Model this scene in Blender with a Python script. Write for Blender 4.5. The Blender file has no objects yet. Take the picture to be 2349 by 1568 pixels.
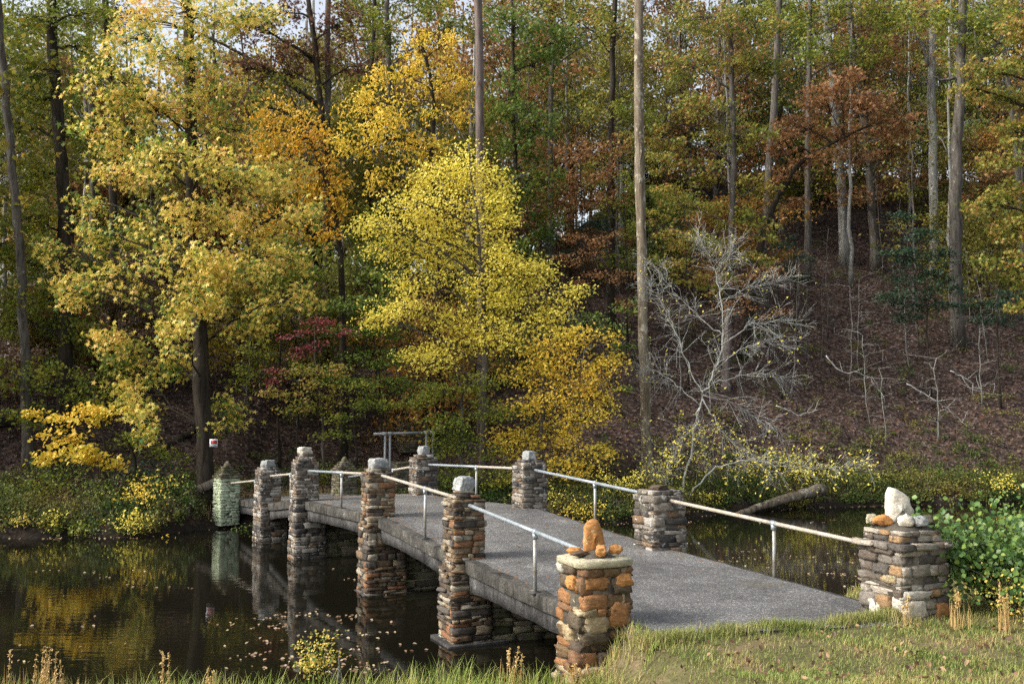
import bpy, math, random
import numpy as np
from mathutils import Vector, noise

# ------------------------------------------------------------------ camera, world, sun
sc = bpy.context.scene
col = sc.collection
CAM_Z = 4.32
PITCH = math.atan(160 / 2284)
cam_d = bpy.data.cameras.new("camera")
cam = bpy.data.objects.new("camera", cam_d)
col.objects.link(cam)
cam.location = (0, 0, CAM_Z)
cam.rotation_euler = (math.pi / 2 + PITCH, 0, 0)
cam_d.lens = 35.0
cam_d.sensor_width = 36.0
cam_d.clip_end = 2000
sc.camera = cam

SUN_EL, SUN_AZ = math.radians(37), math.radians(254)      # azimuth clockwise from +Y: behind-left
world = bpy.data.worlds.new("World")
sc.world = world
world.use_nodes = True
wn = world.node_tree
sky = wn.nodes.new("ShaderNodeTexSky")
sky.sky_type = 'NISHITA'
sky.sun_disc = False
sky.sun_elevation = SUN_EL
sky.sun_rotation = SUN_AZ
sky.air_density = 1.0
sky.dust_density = 4.0
sky.ozone_density = 1.0
bg = wn.nodes["Background"]
bg.inputs[1].default_value = 0.15
hs = wn.nodes.new("ShaderNodeHueSaturation")      # thin high cloud takes most of the blue out
hs.inputs["Saturation"].default_value = .42
hs.inputs["Value"].default_value = 1.2
wn.links.new(sky.outputs[0], hs.inputs["Color"])
wn.links.new(hs.outputs[0], bg.inputs[0])

sd = bpy.data.lights.new("sun", 'SUN')
sd.energy = 2.0
sd.angle = math.radians(12)
sd.color = (1.0, 0.94, 0.86)
sun = bpy.data.objects.new("sun", sd)
col.objects.link(sun)
sdir = Vector((math.sin(SUN_AZ) * math.cos(SUN_EL), math.cos(SUN_AZ) * math.cos(SUN_EL), math.sin(SUN_EL)))
sun.rotation_euler = sdir.to_track_quat('Z', 'Y').to_euler()
sun.location = sdir * 200

vs = sc.view_settings
vs.view_transform = 'Standard'
vs.look = 'None'
vs.gamma = 1.0
vs.use_curve_mapping = False
vs.exposure = 0.80
sc.cycles.max_bounces = 6
sc.cycles.diffuse_bounces = 3
sc.cycles.glossy_bounces = 3
sc.cycles.transmission_bounces = 4
sc.cycles.use_denoising = False
sc.cycles.sample_clamp_indirect = 4.0

RND = np.random.default_rng(7)
random.seed(7)

# ------------------------------------------------------------------ picture -> place
F = 2284.0
CP, SP = math.cos(PITCH), math.sin(PITCH)
def ray(px, py):
    a, b = (px - 1174.5) / F, -(py - 784) / F
    return np.array([a, CP - b * SP, SP + b * CP])
def at(px, py, Y):                      # the point at distance Y
    r = ray(px, py)
    return r * (Y / r[1]) + np.array([0, 0, CAM_Z])
def onz(px, py, z):                     # the point at height z
    r = ray(px, py)
    return r * ((z - CAM_Z) / r[2]) + np.array([0, 0, CAM_Z])

# ------------------------------------------------------------------ terrain
def sm(a, b, x):
    t = np.clip((x - a) / (b - a), 0, 1)
    return t * t * (3 - 2 * t)
SHX = [-150, -30, -12.6, -11.6, -9.5, -6, 0, 4, 9, 13.5, 25, 60, 150]
SHY = [33.0, 33.6, 34.8, 37.0, 38.2, 39.2, 40, 39, 42.7, 45.6, 48, 50, 50]
def wob(x, y, s, seed=0.0):
    return (np.sin(x * s * 1.13 + seed) * np.cos(y * s * 0.97 + seed * 1.7) + np.sin(x * s * 2.3 + y * s * 1.9 + seed) * .5
            + np.sin(-x * s * 4.1 + y * s * 3.3 + seed * 2) * .25) / 1.75
def ground_z(x, y):
    x = np.asarray(x, float); y = np.asarray(y, float)
    # near bank, in the bridge's own frame (u across, v along)
    u = (x - 1.14) * .93 + (y - 14) * .37
    v = -(x - 1.14) * .37 + (y - 14) * .93
    top = np.interp(u, [-9, -3, -.9, -.25, .12, 30], [.28, .45, .72, .95, 1.37, 1.37])
    top = top + .115 * np.clip(11.5 - y, 0, 40) * sm(-9, 1, x + 3) + .05 * np.clip(11.5 - y, 0, 40)
    edge = np.interp(u, [-12, -3, -.6, .4, 4, 5.3, 8, 30], [-1.5, -1.6, -.9, -.6, -.5, .9, 1.8, 3.0]) + .12 * wob(x, y, .9)
    v2 = (y - 13.55 + .25 * wob(x, y, .8, 4)) + (v - edge - (y - 13.55)) * sm(-1.0, 1.0, x)
    near = top - (top + 1.1) * sm(0, 1.9, v2) + .03 * wob(x, y, 2.2, 1)
    # far bank and hill
    d = y - np.interp(x, SHX, SHY) - .55 * wob(x, y, .8, 2)
    k = np.interp(x, [-60, -10, 5, 14, 40, 150], [.36, .40, .46, .58, .60, .5])
    flat = np.interp(x, [-60, -14, -6, 4, 12], [7, 6, 8, 3, 1.5])
    dd = np.clip(d - 1.3, 0, None)
    ramp = .12 * np.minimum(dd, flat) + k * np.clip(dd - flat, 0, None)
    R = np.interp(x, [2, 14], [38.0, 42.5])
    rise = np.where(dd < R, ramp, (.12 * flat + k * (R - flat)) + k * 8 * (1 - np.exp(-(dd - R) / 8)) - .25 * np.clip(dd - R - 8, 0, 70))
    far = np.where(d < 0, np.maximum(-1.1, d * .55), np.minimum(d * .62, .8)) + np.where(d > 1.3, rise, 0)
    far = far + .10 * wob(x, y, .7, 3) * sm(.5, 4, d) + .8 * wob(x, y, .11, 5) * sm(6, 20, d)
    path = sm(2.6, 1.2, np.hypot(x + 8.6, y - 39.8)) * (d > -1)
    far = far + (1.0 - far) * path * .85
    return np.where(y < 25, near, far)
def gz(x, y):
    return float(ground_z(x, y))

# ------------------------------------------------------------------ helpers
def tag(o, label=None, cat=None, group=None, kind=None):
    if label: o["label"] = label
    if cat: o["category"] = cat
    if group: o["group"] = group
    if kind: o["kind"] = kind
    return o
def empty(name, loc=(0, 0, 0), parent=None):
    o = bpy.data.objects.new(name, None)
    col.objects.link(o)
    o.location = loc
    o.empty_display_size = .3
    if parent: o.parent = parent
    return o
def quads(name, V, Fq, m, parent=None, smooth=False, loc=None):
    """V (n,3), Fq (m,4) -> one mesh object"""
    V = np.asarray(V, np.float32).reshape(-1, 3)
    Fq = np.asarray(Fq, np.int32).reshape(-1, 4)
    me = bpy.data.meshes.new(name)
    me.vertices.add(len(V)); me.vertices.foreach_set("co", V.ravel())
    me.loops.add(Fq.size); me.loops.foreach_set("vertex_index", Fq.ravel())
    me.polygons.add(len(Fq)); me.polygons.foreach_set("loop_start", np.arange(0, Fq.size, 4, dtype=np.int32))
    if smooth: me.polygons.foreach_set("use_smooth", np.ones(len(Fq), bool))
    me.update(calc_edges=True)
    o = bpy.data.objects.new(name, me)
    col.objects.link(o)
    me.materials.append(m)
    if parent: o.parent = parent
    if loc is not None: o.location = loc
    return o
class MB:
    def __init__(s): s.V = []; s.F = []; s.n = 0
    def add(s, V, Fq):
        V = np.asarray(V, float).reshape(-1, 3)
        s.V.append(V); s.F.append(np.asarray(Fq, np.int64).reshape(-1, 4) + s.n); s.n += len(V)
    def build(s, name, m, parent=None, smooth=False, org=None):
        V = np.concatenate(s.V)
        if org is not None: V = V - np.asarray(org)
        return quads(name, V, np.concatenate(s.F), m, parent, smooth)
def tube(mb, P, R, n=6, cap=True, rough=0.0):
    P = np.asarray(P, float); R = np.asarray(R, float) * np.ones(len(P))
    T = np.gradient(P, axis=0); T /= np.linalg.norm(T, axis=1)[:, None] + 1e-9
    ref = np.array([0.3, 1, .1]) if abs(T[0][1]) < .8 else np.array([1, .2, .1])
    A = np.cross(T, ref); A /= np.linalg.norm(A, axis=1)[:, None] + 1e-9
    B = np.cross(T, A)
    a = np.linspace(0, 2 * math.pi, n, endpoint=False)
    rr = R[:, None] * (1 + (rough * RND.uniform(-1, 1, (len(P), n)) if rough else 0))
    V = P[:, None] + rr[..., None] * (np.cos(a)[None, :, None] * A[:, None] + np.sin(a)[None, :, None] * B[:, None])
    k = len(P)
    i = np.arange(k - 1)[:, None] * n; j = np.arange(n)[None]; j2 = (j + 1) % n
    Fq = np.stack([i + j, i + j2, i + n + j2, i + n + j], -1).reshape(-1, 4)
    V = V.reshape(-1, 3)
    if cap:
        V = np.vstack([V, P[0], P[-1]])
        c0, c1 = k * n, k * n + 1
        ex = []
        for q in range(0, n, 2):
            ex.append([c0, (q + 2) % n, q + 1, q]); b = (k - 1) * n
            ex.append([c1, b + q, b + q + 1, b + (q + 2) % n])
        Fq = np.vstack([Fq, ex])
    mb.add(V, Fq)
def box(mb, c, h, rot=0.0, jit=0.0, taper=1.0):
    s = np.array([[-1, -1, -1], [1, -1, -1], [1, 1, -1], [-1, 1, -1], [-1, -1, 1], [1, -1, 1], [1, 1, 1], [-1, 1, 1]], float)
    V = s * np.asarray(h)
    V[4:, :2] *= taper
    if jit: V = V + RND.uniform(-jit, jit, V.shape)
    cz, sz = math.cos(rot), math.sin(rot)
    V = np.stack([V[:, 0] * cz - V[:, 1] * sz, V[:, 0] * sz + V[:, 1] * cz, V[:, 2]], 1) + np.asarray(c)
    mb.add(V, [[0, 3, 2, 1], [4, 5, 6, 7], [0, 1, 5, 4], [1, 2, 6, 5], [2, 3, 7, 6], [3, 0, 4, 7]])
# subdivided cube template for stones
def _cube(nn=4):
    V = []; Fq = []; idx = {}
    g = np.linspace(-1, 1, nn)
    def vid(p):
        k = tuple(np.round(p, 4))
        if k not in idx: idx[k] = len(V); V.append(p)
        return idx[k]
    for ax in range(3):
        for sgn in (-1, 1):
            for i in range(nn - 1):
                for j in range(nn - 1):
                    q = []
                    for (a, b) in ((i, j), (i + 1, j), (i + 1, j + 1), (i, j + 1)):
                        p = [0, 0, 0]; p[ax] = sgn; p[(ax + 1) % 3] = g[a]; p[(ax + 2) % 3] = g[b]
                        q.append(vid(p))
                    Fq.append(q if sgn > 0 else q[::-1])
    return np.array(V, float), np.array(Fq)
CV4, CF4 = _cube(4)
CV7, CF7 = _cube(7)
def stone(mb, c, h, rot=0.0, rnd=.30, amp=.10, big=False, tilt=0.0):
    V0, F0 = (CV7, CF7) if big else (CV4, CF4)
    p = V0.copy()
    L = np.linalg.norm(p, axis=1)[:, None]
    p = p * (1 - rnd) + rnd * p / L * 1.15
    sd_ = RND.uniform(0, 100)
    h = np.asarray(h, float)
    fr = 1.3 if not big else 1.5
    nz = np.array([noise.noise_vector(Vector(q * fr) + Vector((sd_, sd_ * .7, -sd_))) for q in p])
    p = p + nz * amp * 2
    if big:
        nz2 = np.array([noise.noise(Vector(q * 4) + Vector((sd_, 0, 3))) for q in p])
        p = p * (1 + nz2[:, None] * amp * .8)
    if big:
        p[:, 0] *= 1 - .10 * p[:, 2]
    p[:, :2] += p[:, 2:3] * RND.uniform(-.12, .12, 2)
    V = p * h
    if tilt:
        ct, st = math.cos(tilt), math.sin(tilt)
        V = np.stack([V[:, 0] * ct - V[:, 2] * st, V[:, 1], V[:, 0] * st + V[:, 2] * ct], 1)
    cz, sz = math.cos(rot), math.sin(rot)
    V = np.stack([V[:, 0] * cz - V[:, 1] * sz, V[:, 0] * sz + V[:, 1] * cz, V[:, 2]], 1) + np.asarray(c)
    mb.add(V, F0)

# ------------------------------------------------------------------ materials
def nm(name):
    m = bpy.data.materials.new(name); m.use_nodes = True
    nt = m.node_tree
    return m, nt, nt.nodes["Principled BSDF"]
def N(nt, typ, **kw):
    n = nt.nodes.new(typ)
    for k, v in kw.items():
        if k.startswith("i_"): n.inputs[k[2:].replace("_", " ")].default_value = v
        else: setattr(n, k, v)
    return n
def ramp(nt, fac, stops, interp='LINEAR'):
    r = nt.nodes.new("ShaderNodeValToRGB")
    r.color_ramp.interpolation = interp
    e = r.color_ramp.elements
    while len(e) > 1: e.remove(e[-1])
    for i, (p, c) in enumerate(stops):
        el = e[0] if i == 0 else e.new(p)
        el.position = p
        el.color = (c[0], c[1], c[2], 1) if not np.isscalar(c) else (c, c, c, 1)
    nt.links.new(fac, r.inputs[0])
    return r.outputs[0]
def mixc(nt, fac, a, b, mode='MIX'):
    n = nt.nodes.new("ShaderNodeMix"); n.data_type = 'RGBA'; n.blend_type = mode
    for s, v in ((0, fac), (6, a), (7, b)):
        if hasattr(v, "is_linked") or isinstance(v, bpy.types.NodeSocket): nt.links.new(v, n.inputs[s])
        else: n.inputs[s].default_value = v if s == 0 else (*v, 1) if len(v) == 3 else v
    return n.outputs[2]
def ntex(nt, scale, detail=4, rough=.6, coord=None, stretch=None, dist=0.0):
    n = nt.nodes.new("ShaderNodeTexNoise")
    n.inputs["Scale"].default_value = scale; n.inputs["Detail"].default_value = detail
    n.inputs["Roughness"].default_value = rough; n.inputs["Distortion"].default_value = dist
    co = coord
    if co is None:
        tc = nt.nodes.new("ShaderNodeTexCoord"); co = tc.outputs["Object"]
    if stretch:
        mp = nt.nodes.new("ShaderNodeMapping"); mp.inputs["Scale"].default_value = stretch
        nt.links.new(co, mp.inputs[0]); co = mp.outputs[0]
    nt.links.new(co, n.inputs["Vector"])
    return n.outputs["Fac"]
def island(nt):
    g = nt.nodes.new("ShaderNodeNewGeometry")
    return g.outputs["Random Per Island"]
def bump(nt, b, h, strength=.4, dist=.02):
    n = nt.nodes.new("ShaderNodeBump"); n.inputs["Strength"].default_value = strength
    n.inputs["Distance"].default_value = dist
    nt.links.new(h, n.inputs["Height"]); nt.links.new(n.outputs[0], b.inputs["Normal"])
def mathn(nt, op, a, b):
    n = nt.nodes.new("ShaderNodeMath"); n.operation = op
    for i, v in enumerate((a, b)):
        if isinstance(v, bpy.types.NodeSocket): nt.links.new(v, n.inputs[i])
        else: n.inputs[i].default_value = v
    return n.outputs[0]

def leaf_mat(name, stops, rough=.5, transl=.42, patch=.45, pscale=.5, spec=.3, use_obj=False, gain=1.0):
    """leaf colour picked per leaf, drifting in patches through the crown"""
    m, nt, b = nm(name)
    isl = island(nt)
    nz = ntex(nt, pscale, 2)
    f = mathn(nt, 'ADD', mathn(nt, 'MULTIPLY', isl, 1 - patch), mathn(nt, 'MULTIPLY', mathn(nt, 'SUBTRACT', mathn(nt, 'MULTIPLY', nz, 2.4), .7), patch))
    stops = [(p, (c[0] * gain, c[1] * gain, c[2] * gain)) for p, c in stops]
    c = ramp(nt, f, stops)
    if use_obj:
        oi = nt.nodes.new("ShaderNodeObjectInfo")
        c = mixc(nt, 1.0, c, oi.outputs["Color"], 'MULTIPLY')
    nt.links.new(c, b.inputs["Base Color"])
    b.inputs["Roughness"].default_value = rough
    b.inputs["Specular IOR Level"].default_value = spec
    tr = nt.nodes.new("ShaderNodeBsdfTranslucent"); nt.links.new(c, tr.inputs[0])
    mx = nt.nodes.new("ShaderNodeMixShader"); mx.inputs[0].default_value = transl
    nt.links.new(b.outputs[0], mx.inputs[1]); nt.links.new(tr.outputs[0], mx.inputs[2])
    nt.links.new(mx.outputs[0], nt.nodes["Material Output"].inputs[0])
    return m
def bark_mat(name, dark, light, lichen=None, scale=6.0, lich=.55):
    m, nt, b = nm(name)
    tc = nt.nodes.new("ShaderNodeTexCoord").outputs["Object"]
    n1 = ntex(nt, scale, 6, .7, tc, (1, 1, .16), .6)
    c = ramp(nt, n1, [(.32, dark), (.62, light)])
    if lichen:
        n2 = ntex(nt, 3.2, 6, .72, tc, (1, 1, .7))
        f = ramp(nt, n2, [(lich, 0.0), (lich + .08, 1.0)])
        c = mixc(nt, f, c, lichen)
    nt.links.new(c, b.inputs["Base Color"])
    b.inputs["Roughness"].default_value = .95; b.inputs["Specular IOR Level"].default_value = .1
    bump(nt, b, n1, .8, .05)
    return m
def stone_mat(name, stops, moss=None, mossamt=.6, lich=None, seed=0.0):
    m, nt, b = nm(name)
    isl = island(nt)
    c = ramp(nt, isl, stops, 'CONSTANT')
    tc = nt.nodes.new("ShaderNodeTexCoord").outputs["Object"]
    mp = nt.nodes.new("ShaderNodeMapping"); mp.inputs["Location"].default_value = (seed, seed * 2, 0)
    nt.links.new(tc, mp.inputs[0]); tc = mp.outputs[0]
    n1 = ntex(nt, 14, 6, .7, tc, (1, 1, 2.2))
    c = mixc(nt, .85, c, ramp(nt, n1, [(.28, .35), (.5, .95), (.72, 1.6)]), 'MULTIPLY')
    n2 = ntex(nt, 2.6, 5, .7, tc)
    n3 = ntex(nt, 9, 4, .7, tc)
    if lich:
        f = ramp(nt, mathn(nt, 'ADD', mathn(nt, 'MULTIPLY', n2, .5), mathn(nt, 'MULTIPLY', n3, .5)), [(lich[1], 0.0), (lich[1] + .04, .85)])
        c = mixc(nt, f, c, lich[0])
    if moss:
        f = ramp(nt, n2, [(mossamt, 0.0), (mossamt + .1, .9)])
        c = mixc(nt, f, c, moss)
    nt.links.new(c, b.inputs["Base Color"])
    b.inputs["Roughness"].default_value = .88; b.inputs["Specular IOR Level"].default_value = .25
    bump(nt, b, n1, .7, .02)
    return m

M = {}
M["grey_stone"] = stone_mat("grey_stone", [(0, (.075, .066, .056)), (.2, (.15, .13, .105)), (.38, (.095, .08, .066)), (.5, (.23, .20, .16)), (.62, (.055, .052, .052)), (.76, (.17, .11, .065)), (.86, (.32, .295, .255))],
                            lich=((.46, .45, .40), .56))
M["brown_stone"] = stone_mat("brown_stone", [(0, (.085, .062, .042)), (.18, (.16, .11, .065)), (.36, (.05, .042, .034)), (.5, (.24, .19, .125)), (.62, (.095, .082, .068)), (.78, (.20, .10, .05)), (.88, (.30, .265, .20))],
                             moss=(.07, .07, .015), mossamt=.62, lich=((.42, .40, .33), .60), seed=3)
M["orange_stone"] = stone_mat("orange_stone", [(0, (.14, .09, .045)), (.16, (.26, .13, .055)), (.34, (.08, .06, .042)), (.48, (.17, .095, .05)), (.62, (.27, .215, .13)), (.76, (.10, .078, .052)), (.88, (.36, .29, .18)), (.95, (.42, .40, .34))],
                              moss=(.13, .12, .03), mossamt=.66, seed=9)
M["end_stone"] = stone_mat("end_stone", [(0, (.25, .22, .175)), (.2, (.11, .088, .068)), (.38, (.34, .30, .24)), (.52, (.085, .075, .065)), (.66, (.26, .165, .085)), (.8, (.17, .15, .125)), (.92, (.46, .43, .36))], moss=(.06, .06, .02), mossamt=.68, seed=12)
M["green_stone"] = stone_mat("green_stone", [(0, (.40, .47, .31)), (.4, (.50, .55, .39)), (.75, (.36, .42, .28)), (.92, (.16, .14, .10))], seed=5)
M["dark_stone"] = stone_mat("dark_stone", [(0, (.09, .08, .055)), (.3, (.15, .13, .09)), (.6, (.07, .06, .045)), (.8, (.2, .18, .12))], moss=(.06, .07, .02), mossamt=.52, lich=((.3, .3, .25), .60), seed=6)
M["cap_orange"] = stone_mat("cap_orange", [(0, (.42, .20, .065)), (.5, (.36, .17, .055))], lich=((.55, .40, .22), .58), seed=1)
M["cap_tan"] = stone_mat("cap_tan", [(0, (.30, .23, .13)), (.5, (.24, .19, .11))], lich=((.45, .42, .33), .56), moss=(.09, .085, .025), mossamt=.6, seed=14)
M["cap_brown"] = stone_mat("cap_brown", [(0, (.30, .145, .055)), (.5, (.22, .115, .05))], lich=((.36, .27, .16), .58), moss=(.09, .08, .03), mossamt=.64, seed=16)
M["cap_white"] = stone_mat("cap_white", [(0, (.50, .46, .37)), (.5, (.54, .50, .41))], lich=((.42, .33, .2), .57), seed=2)
M["cap_grey"] = stone_mat("cap_grey", [(0, (.27, .28, .27)), (.5, (.21, .21, .20))], lich=((.55, .55, .5), .55), seed=4)
M["cap_cream"] = stone_mat("cap_cream", [(0, (.40, .365, .25))], seed=8, lich=((.30, .29, .2), .57))
def mortar():
    m, nt, b = nm("mortar")
    n1 = ntex(nt, 9, 6, .7)
    nt.links.new(ramp(nt, n1, [(.3, (.035, .03, .022)), (.7, (.11, .097, .072))]), b.inputs["Base Color"])
    b.inputs["Roughness"].default_value = .95
    bump(nt, b, n1, .8, .03)
    return m
M["mortar"] = mortar()
def conc(name, base, dark, streak, light=None):
    m, nt, b = nm(name)
    tc = nt.nodes.new("ShaderNodeTexCoord").outputs["Object"]
    n1 = ntex(nt, 2.2, 8, .72, tc)
    n2 = ntex(nt, 11, 6, .7, tc, (1, 1, .22), .4)
    n3 = ntex(nt, 28, 4, .7, tc)
    c = ramp(nt, n1, [(.36, dark), (.62, base)])
    c = mixc(nt, .9, c, ramp(nt, n2, [(.35, .6), (.65, 1.3)]), 'MULTIPLY')
    c = mixc(nt, .7, c, ramp(nt, n3, [(.35, .55), (.65, 1.35)]), 'MULTIPLY')
    if light:
        c = mixc(nt, ramp(nt, n1, [(.63, 0.0), (.68, .8)]), c, light)
    c = mixc(nt, ramp(nt, ntex(nt, 1.1, 4, .7, tc), [(.62, 0.0), (.70, .8)]), c, streak)
    nt.links.new(c, b.inputs["Base Color"])
    b.inputs["Roughness"].default_value = .92; b.inputs["Specular IOR Level"].default_value = .2
    bump(nt, b, mathn(nt, 'ADD', n1, mathn(nt, 'MULTIPLY', n3, .4)), .8, .04)
    return m
M["slab"] = conc("slab_concrete", (.095, .09, .078), (.018, .017, .015), (.07, .068, .018), (.36, .35, .32))
M["beam"] = conc("beam_concrete", (.085, .083, .08), (.020, .0195, .019), (.05, .047, .018), (.17, .17, .165))
def paving():
    m, nt, b = nm("paving")
    tc = nt.nodes.new("ShaderNodeTexCoord").outputs["Object"]
    v = nt.nodes.new("ShaderNodeTexVoronoi"); v.inputs["Scale"].default_value = 58
    nt.links.new(tc, v.inputs["Vector"])
    sp = nt.nodes.new("ShaderNodeSeparateColor"); nt.links.new(v.outputs["Color"], sp.inputs[0])
    c = ramp(nt, sp.outputs[0], [(0, (.085, .083, .08)), (.45, (.125, .122, .117)), (.78, (.18, .176, .168)), (.93, (.34, .33, .30))], 'CONSTANT')
    n1 = ntex(nt, .55, 5, .6, tc)
    n2 = ntex(nt, 3.0, 6, .7, tc)
    c = mixc(nt, .75, c, ramp(nt, n1, [(.35, .62), (.65, 1.4)]), 'MULTIPLY')
    c = mixc(nt, .5, c, ramp(nt, n2, [(.35, .7), (.65, 1.25)]), 'MULTIPLY')
    c = mixc(nt, ramp(nt, ntex(nt, .8, 6, .75, tc), [(.60, 0.0), (.70, .5)]), c, (.17, .145, .06))
    # wandering hairline cracks and darker damp blotches
    wv = nt.nodes.new("ShaderNodeTexVoronoi"); wv.feature = 'DISTANCE_TO_EDGE'; wv.inputs["Scale"].default_value = .33
    ad = nt.nodes.new("ShaderNodeVectorMath"); ad.operation = 'ADD'
    nn = nt.nodes.new("ShaderNodeTexNoise"); nn.inputs["Scale"].default_value = 1.6; nn.inputs["Detail"].default_value = 6
    nt.links.new(tc, nn.inputs["Vector"]); nt.links.new(tc, ad.inputs[0]); nt.links.new(nn.outputs["Color"], ad.inputs[1])
    nt.links.new(ad.outputs[0], wv.inputs["Vector"])
    c = mixc(nt, ramp(nt, wv.outputs["Distance"], [(0.0, .4), (.005, .25), (.01, 0.0)]), c, (.02, .019, .017))
    c = mixc(nt, ramp(nt, ntex(nt, .33, 5, .7, tc, None, .8), [(.52, 0.0), (.66, .45)]), c, (.045, .043, .04))
    nt.links.new(c, b.inputs["Base Color"])
    b.inputs["Roughness"].default_value = .62
    bump(nt, b, v.outputs["Distance"], .6, .012)
    return m
M["paving"] = paving()
def pipe_mat(name, a, c2, rough=.45, metal=.5):
    m, nt, b = nm(name)
    tc = nt.nodes.new("ShaderNodeTexCoord").outputs["Object"]
    n1 = ntex(nt, 7, 6, .7, tc)
    nt.links.new(ramp(nt, n1, [(.42, a), (.62, c2)]), b.inputs["Base Color"])
    b.inputs["Roughness"].default_value = rough; b.inputs["Metallic"].default_value = metal
    return m
M["galv"] = pipe_mat("galvanised_pipe", (.30, .345, .37), (.39, .43, .45))
M["rusty"] = pipe_mat("weathered_pipe", (.42, .39, .33), (.33, .27, .20), .6, .2)
M["postm"] = pipe_mat("post_pipe", (.36, .37, .36), (.24, .20, .15), .55, .35)
M["darkpipe"] = pipe_mat("dark_pipe", (.20, .22, .23), (.28, .28, .26), .6, .2)

def water_mat():
    m, nt, b = nm("water")
    b.inputs["Base Color"].default_value = (.007, .0065, .004, 1)
    b.inputs["Roughness"].default_value = .02
    b.inputs["IOR"].default_value = 1.25
    b.inputs["Specular IOR Level"].default_value = .5
    tc = nt.nodes.new("ShaderNodeTexCoord").outputs["Object"]
    n1 = ntex(nt, 1.6, 3, .5, tc, (1, 2.6, 1))
    n2 = ntex(nt, .35, 2, .5, tc)
    h = mathn(nt, 'MULTIPLY', n1, n2)
    bump(nt, b, h, .16, .028)
    return m
M["water"] = water_mat()
def litter_mat():
    m, nt, b = nm("leaf_litter_soil")
    tc = nt.nodes.new("ShaderNodeTexCoord").outputs["Object"]
    v = nt.nodes.new("ShaderNodeTexVoronoi"); v.inputs["Scale"].default_value = 7
    nt.links.new(tc, v.inputs["Vector"])
    sp = nt.nodes.new("ShaderNodeSeparateColor"); nt.links.new(v.outputs["Color"], sp.inputs[0])
    c = ramp(nt, sp.outputs[0], [(0, (.030, .021, .017)), (.3, (.055, .037, .030)), (.55, (.085, .058, .047)), (.72, (.04, .029, .024)), (.85, (.13, .095, .08)), (.95, (.10, .05, .028))], 'CONSTANT')
    n1 = ntex(nt, .25, 5, .65, tc)
    c = mixc(nt, .8, c, ramp(nt, n1, [(.35, .55), (.65, 1.3)]), 'MULTIPLY')
    f = ramp(nt, ntex(nt, .45, 6, .75, tc), [(.60, 0.0), (.70, .8)])
    c = mixc(nt, f, c, (.055, .065, .018))
    sx_ = nt.nodes.new("ShaderNodeSeparateXYZ"); nt.links.new(tc, sx_.inputs[0])
    wet = mathn(nt, 'ADD', sx_.outputs[2], mathn(nt, 'MULTIPLY', ntex(nt, 2.0, 4, .6, tc), .8))
    c = mixc(nt, ramp(nt, wet, [(.55, .9), (.95, 0.0)]), c, (.018, .015, .011))
    nt.links.new(c, b.inputs["Base Color"])
    b.inputs["Roughness"].default_value = .95; b.inputs["Specular IOR Level"].default_value = .1
    bump(nt, b, v.outputs["Distance"], .8, .05)
    return m
M["litter"] = litter_mat()
def lawn_mat():
    m, nt, b = nm("lawn_soil")
    tc = nt.nodes.new("ShaderNodeTexCoord").outputs["Object"]
    c = ramp(nt, ntex(nt, 1.2, 7, .7, tc), [(.35, (.075, .07, .03)), (.5, (.11, .10, .045)), (.62, (.17, .125, .075))])
    c = mixc(nt, .7, c, ramp(nt, ntex(nt, 22, 4, .7, tc), [(.3, .5), (.7, 1.5)]), 'MULTIPLY')
    nt.links.new(c, b.inputs["Base Color"])
    b.inputs["Roughness"].default_value = .95; b.inputs["Specular IOR Level"].default_value = .1
    return m
M["lawn"] = lawn_mat()

M["bark_grey"] = bark_mat("bark_grey", (.030, .026, .021), (.125, .112, .095), (.26, .26, .22), lich=.60)
M["bark_dark"] = bark_mat("bark_dark", (.012, .010, .008), (.050, .041, .030), (.17, .18, .14), lich=.64)
M["bark_pale"] = bark_mat("bark_pale", (.08, .077, .068), (.25, .245, .22), (.36, .37, .33), 5)
M["bark_pine"] = bark_mat("bark_pine", (.07, .052, .043), (.19, .155, .14), None, 5)
M["bark_snag"] = bark_mat("bark_snag", (.06, .038, .022), (.24, .205, .15), (.42, .39, .30), 4, .54)
M["bark_white"] = bark_mat("bark_white", (.17, .17, .155), (.40, .41, .375), (.52, .55, .50), 8)

Y = lambda r, g, b: (r, g, b)
GOLD = [(0, (.07, .16, .03)), (.26, (.17, .27, .05)), (.42, (.56, .50, .08)), (.6, (.80, .62, .13)), (.85, (.84, .54, .16)), (1, (.80, .36, .14))]
LEMON = [(0, (.34, .36, .04)), (.12, (.72, .63, .08)), (.5, (.90, .78, .12)), (.8, (.93, .80, .16)), (1, (.80, .52, .07))]
AMBER = [(0, (.34, .32, .03)), (.3, (.62, .50, .05)), (.6, (.86, .63, .08)), (1, (.86, .50, .08))]
ORANGE = [(0, (.24, .24, .03)), (.25, (.56, .40, .04)), (.6, (.76, .46, .045)), (1, (.66, .29, .04))]
OLIVE = [(0, (.05, .10, .015)), (.35, (.13, .18, .025)), (.65, (.26, .27, .03)), (1, (.44, .34, .04))]
GREEN = [(0, (.05, .10, .02)), (.5, (.12, .19, .03)), (.85, (.24, .27, .04)), (1, (.40, .30, .06))]
RUST = [(0, (.14, .075, .035)), (.4, (.28, .14, .055)), (.75, (.40, .205, .08)), (1, (.46, .27, .12))]
RED = [(0, (.14, .11, .04)), (.4, (.20, .045, .045)), (.8, (.34, .075, .085)), (1, (.22, .15, .05))]
DKGREEN = [(0, (.014, .035, .02)), (.6, (.030, .07, .036)), (1, (.07, .12, .05))]
MAROON = [(0, (.06, .03, .02)), (.5, (.13, .06, .035)), (1, (.24, .13, .05))]
MIXED = [(0, (.07, .12, .02)), (.35, (.17, .21, .035)), (.6, (.36, .31, .05)), (.8, (.40, .21, .06)), (1, (.28, .12, .05))]
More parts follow.
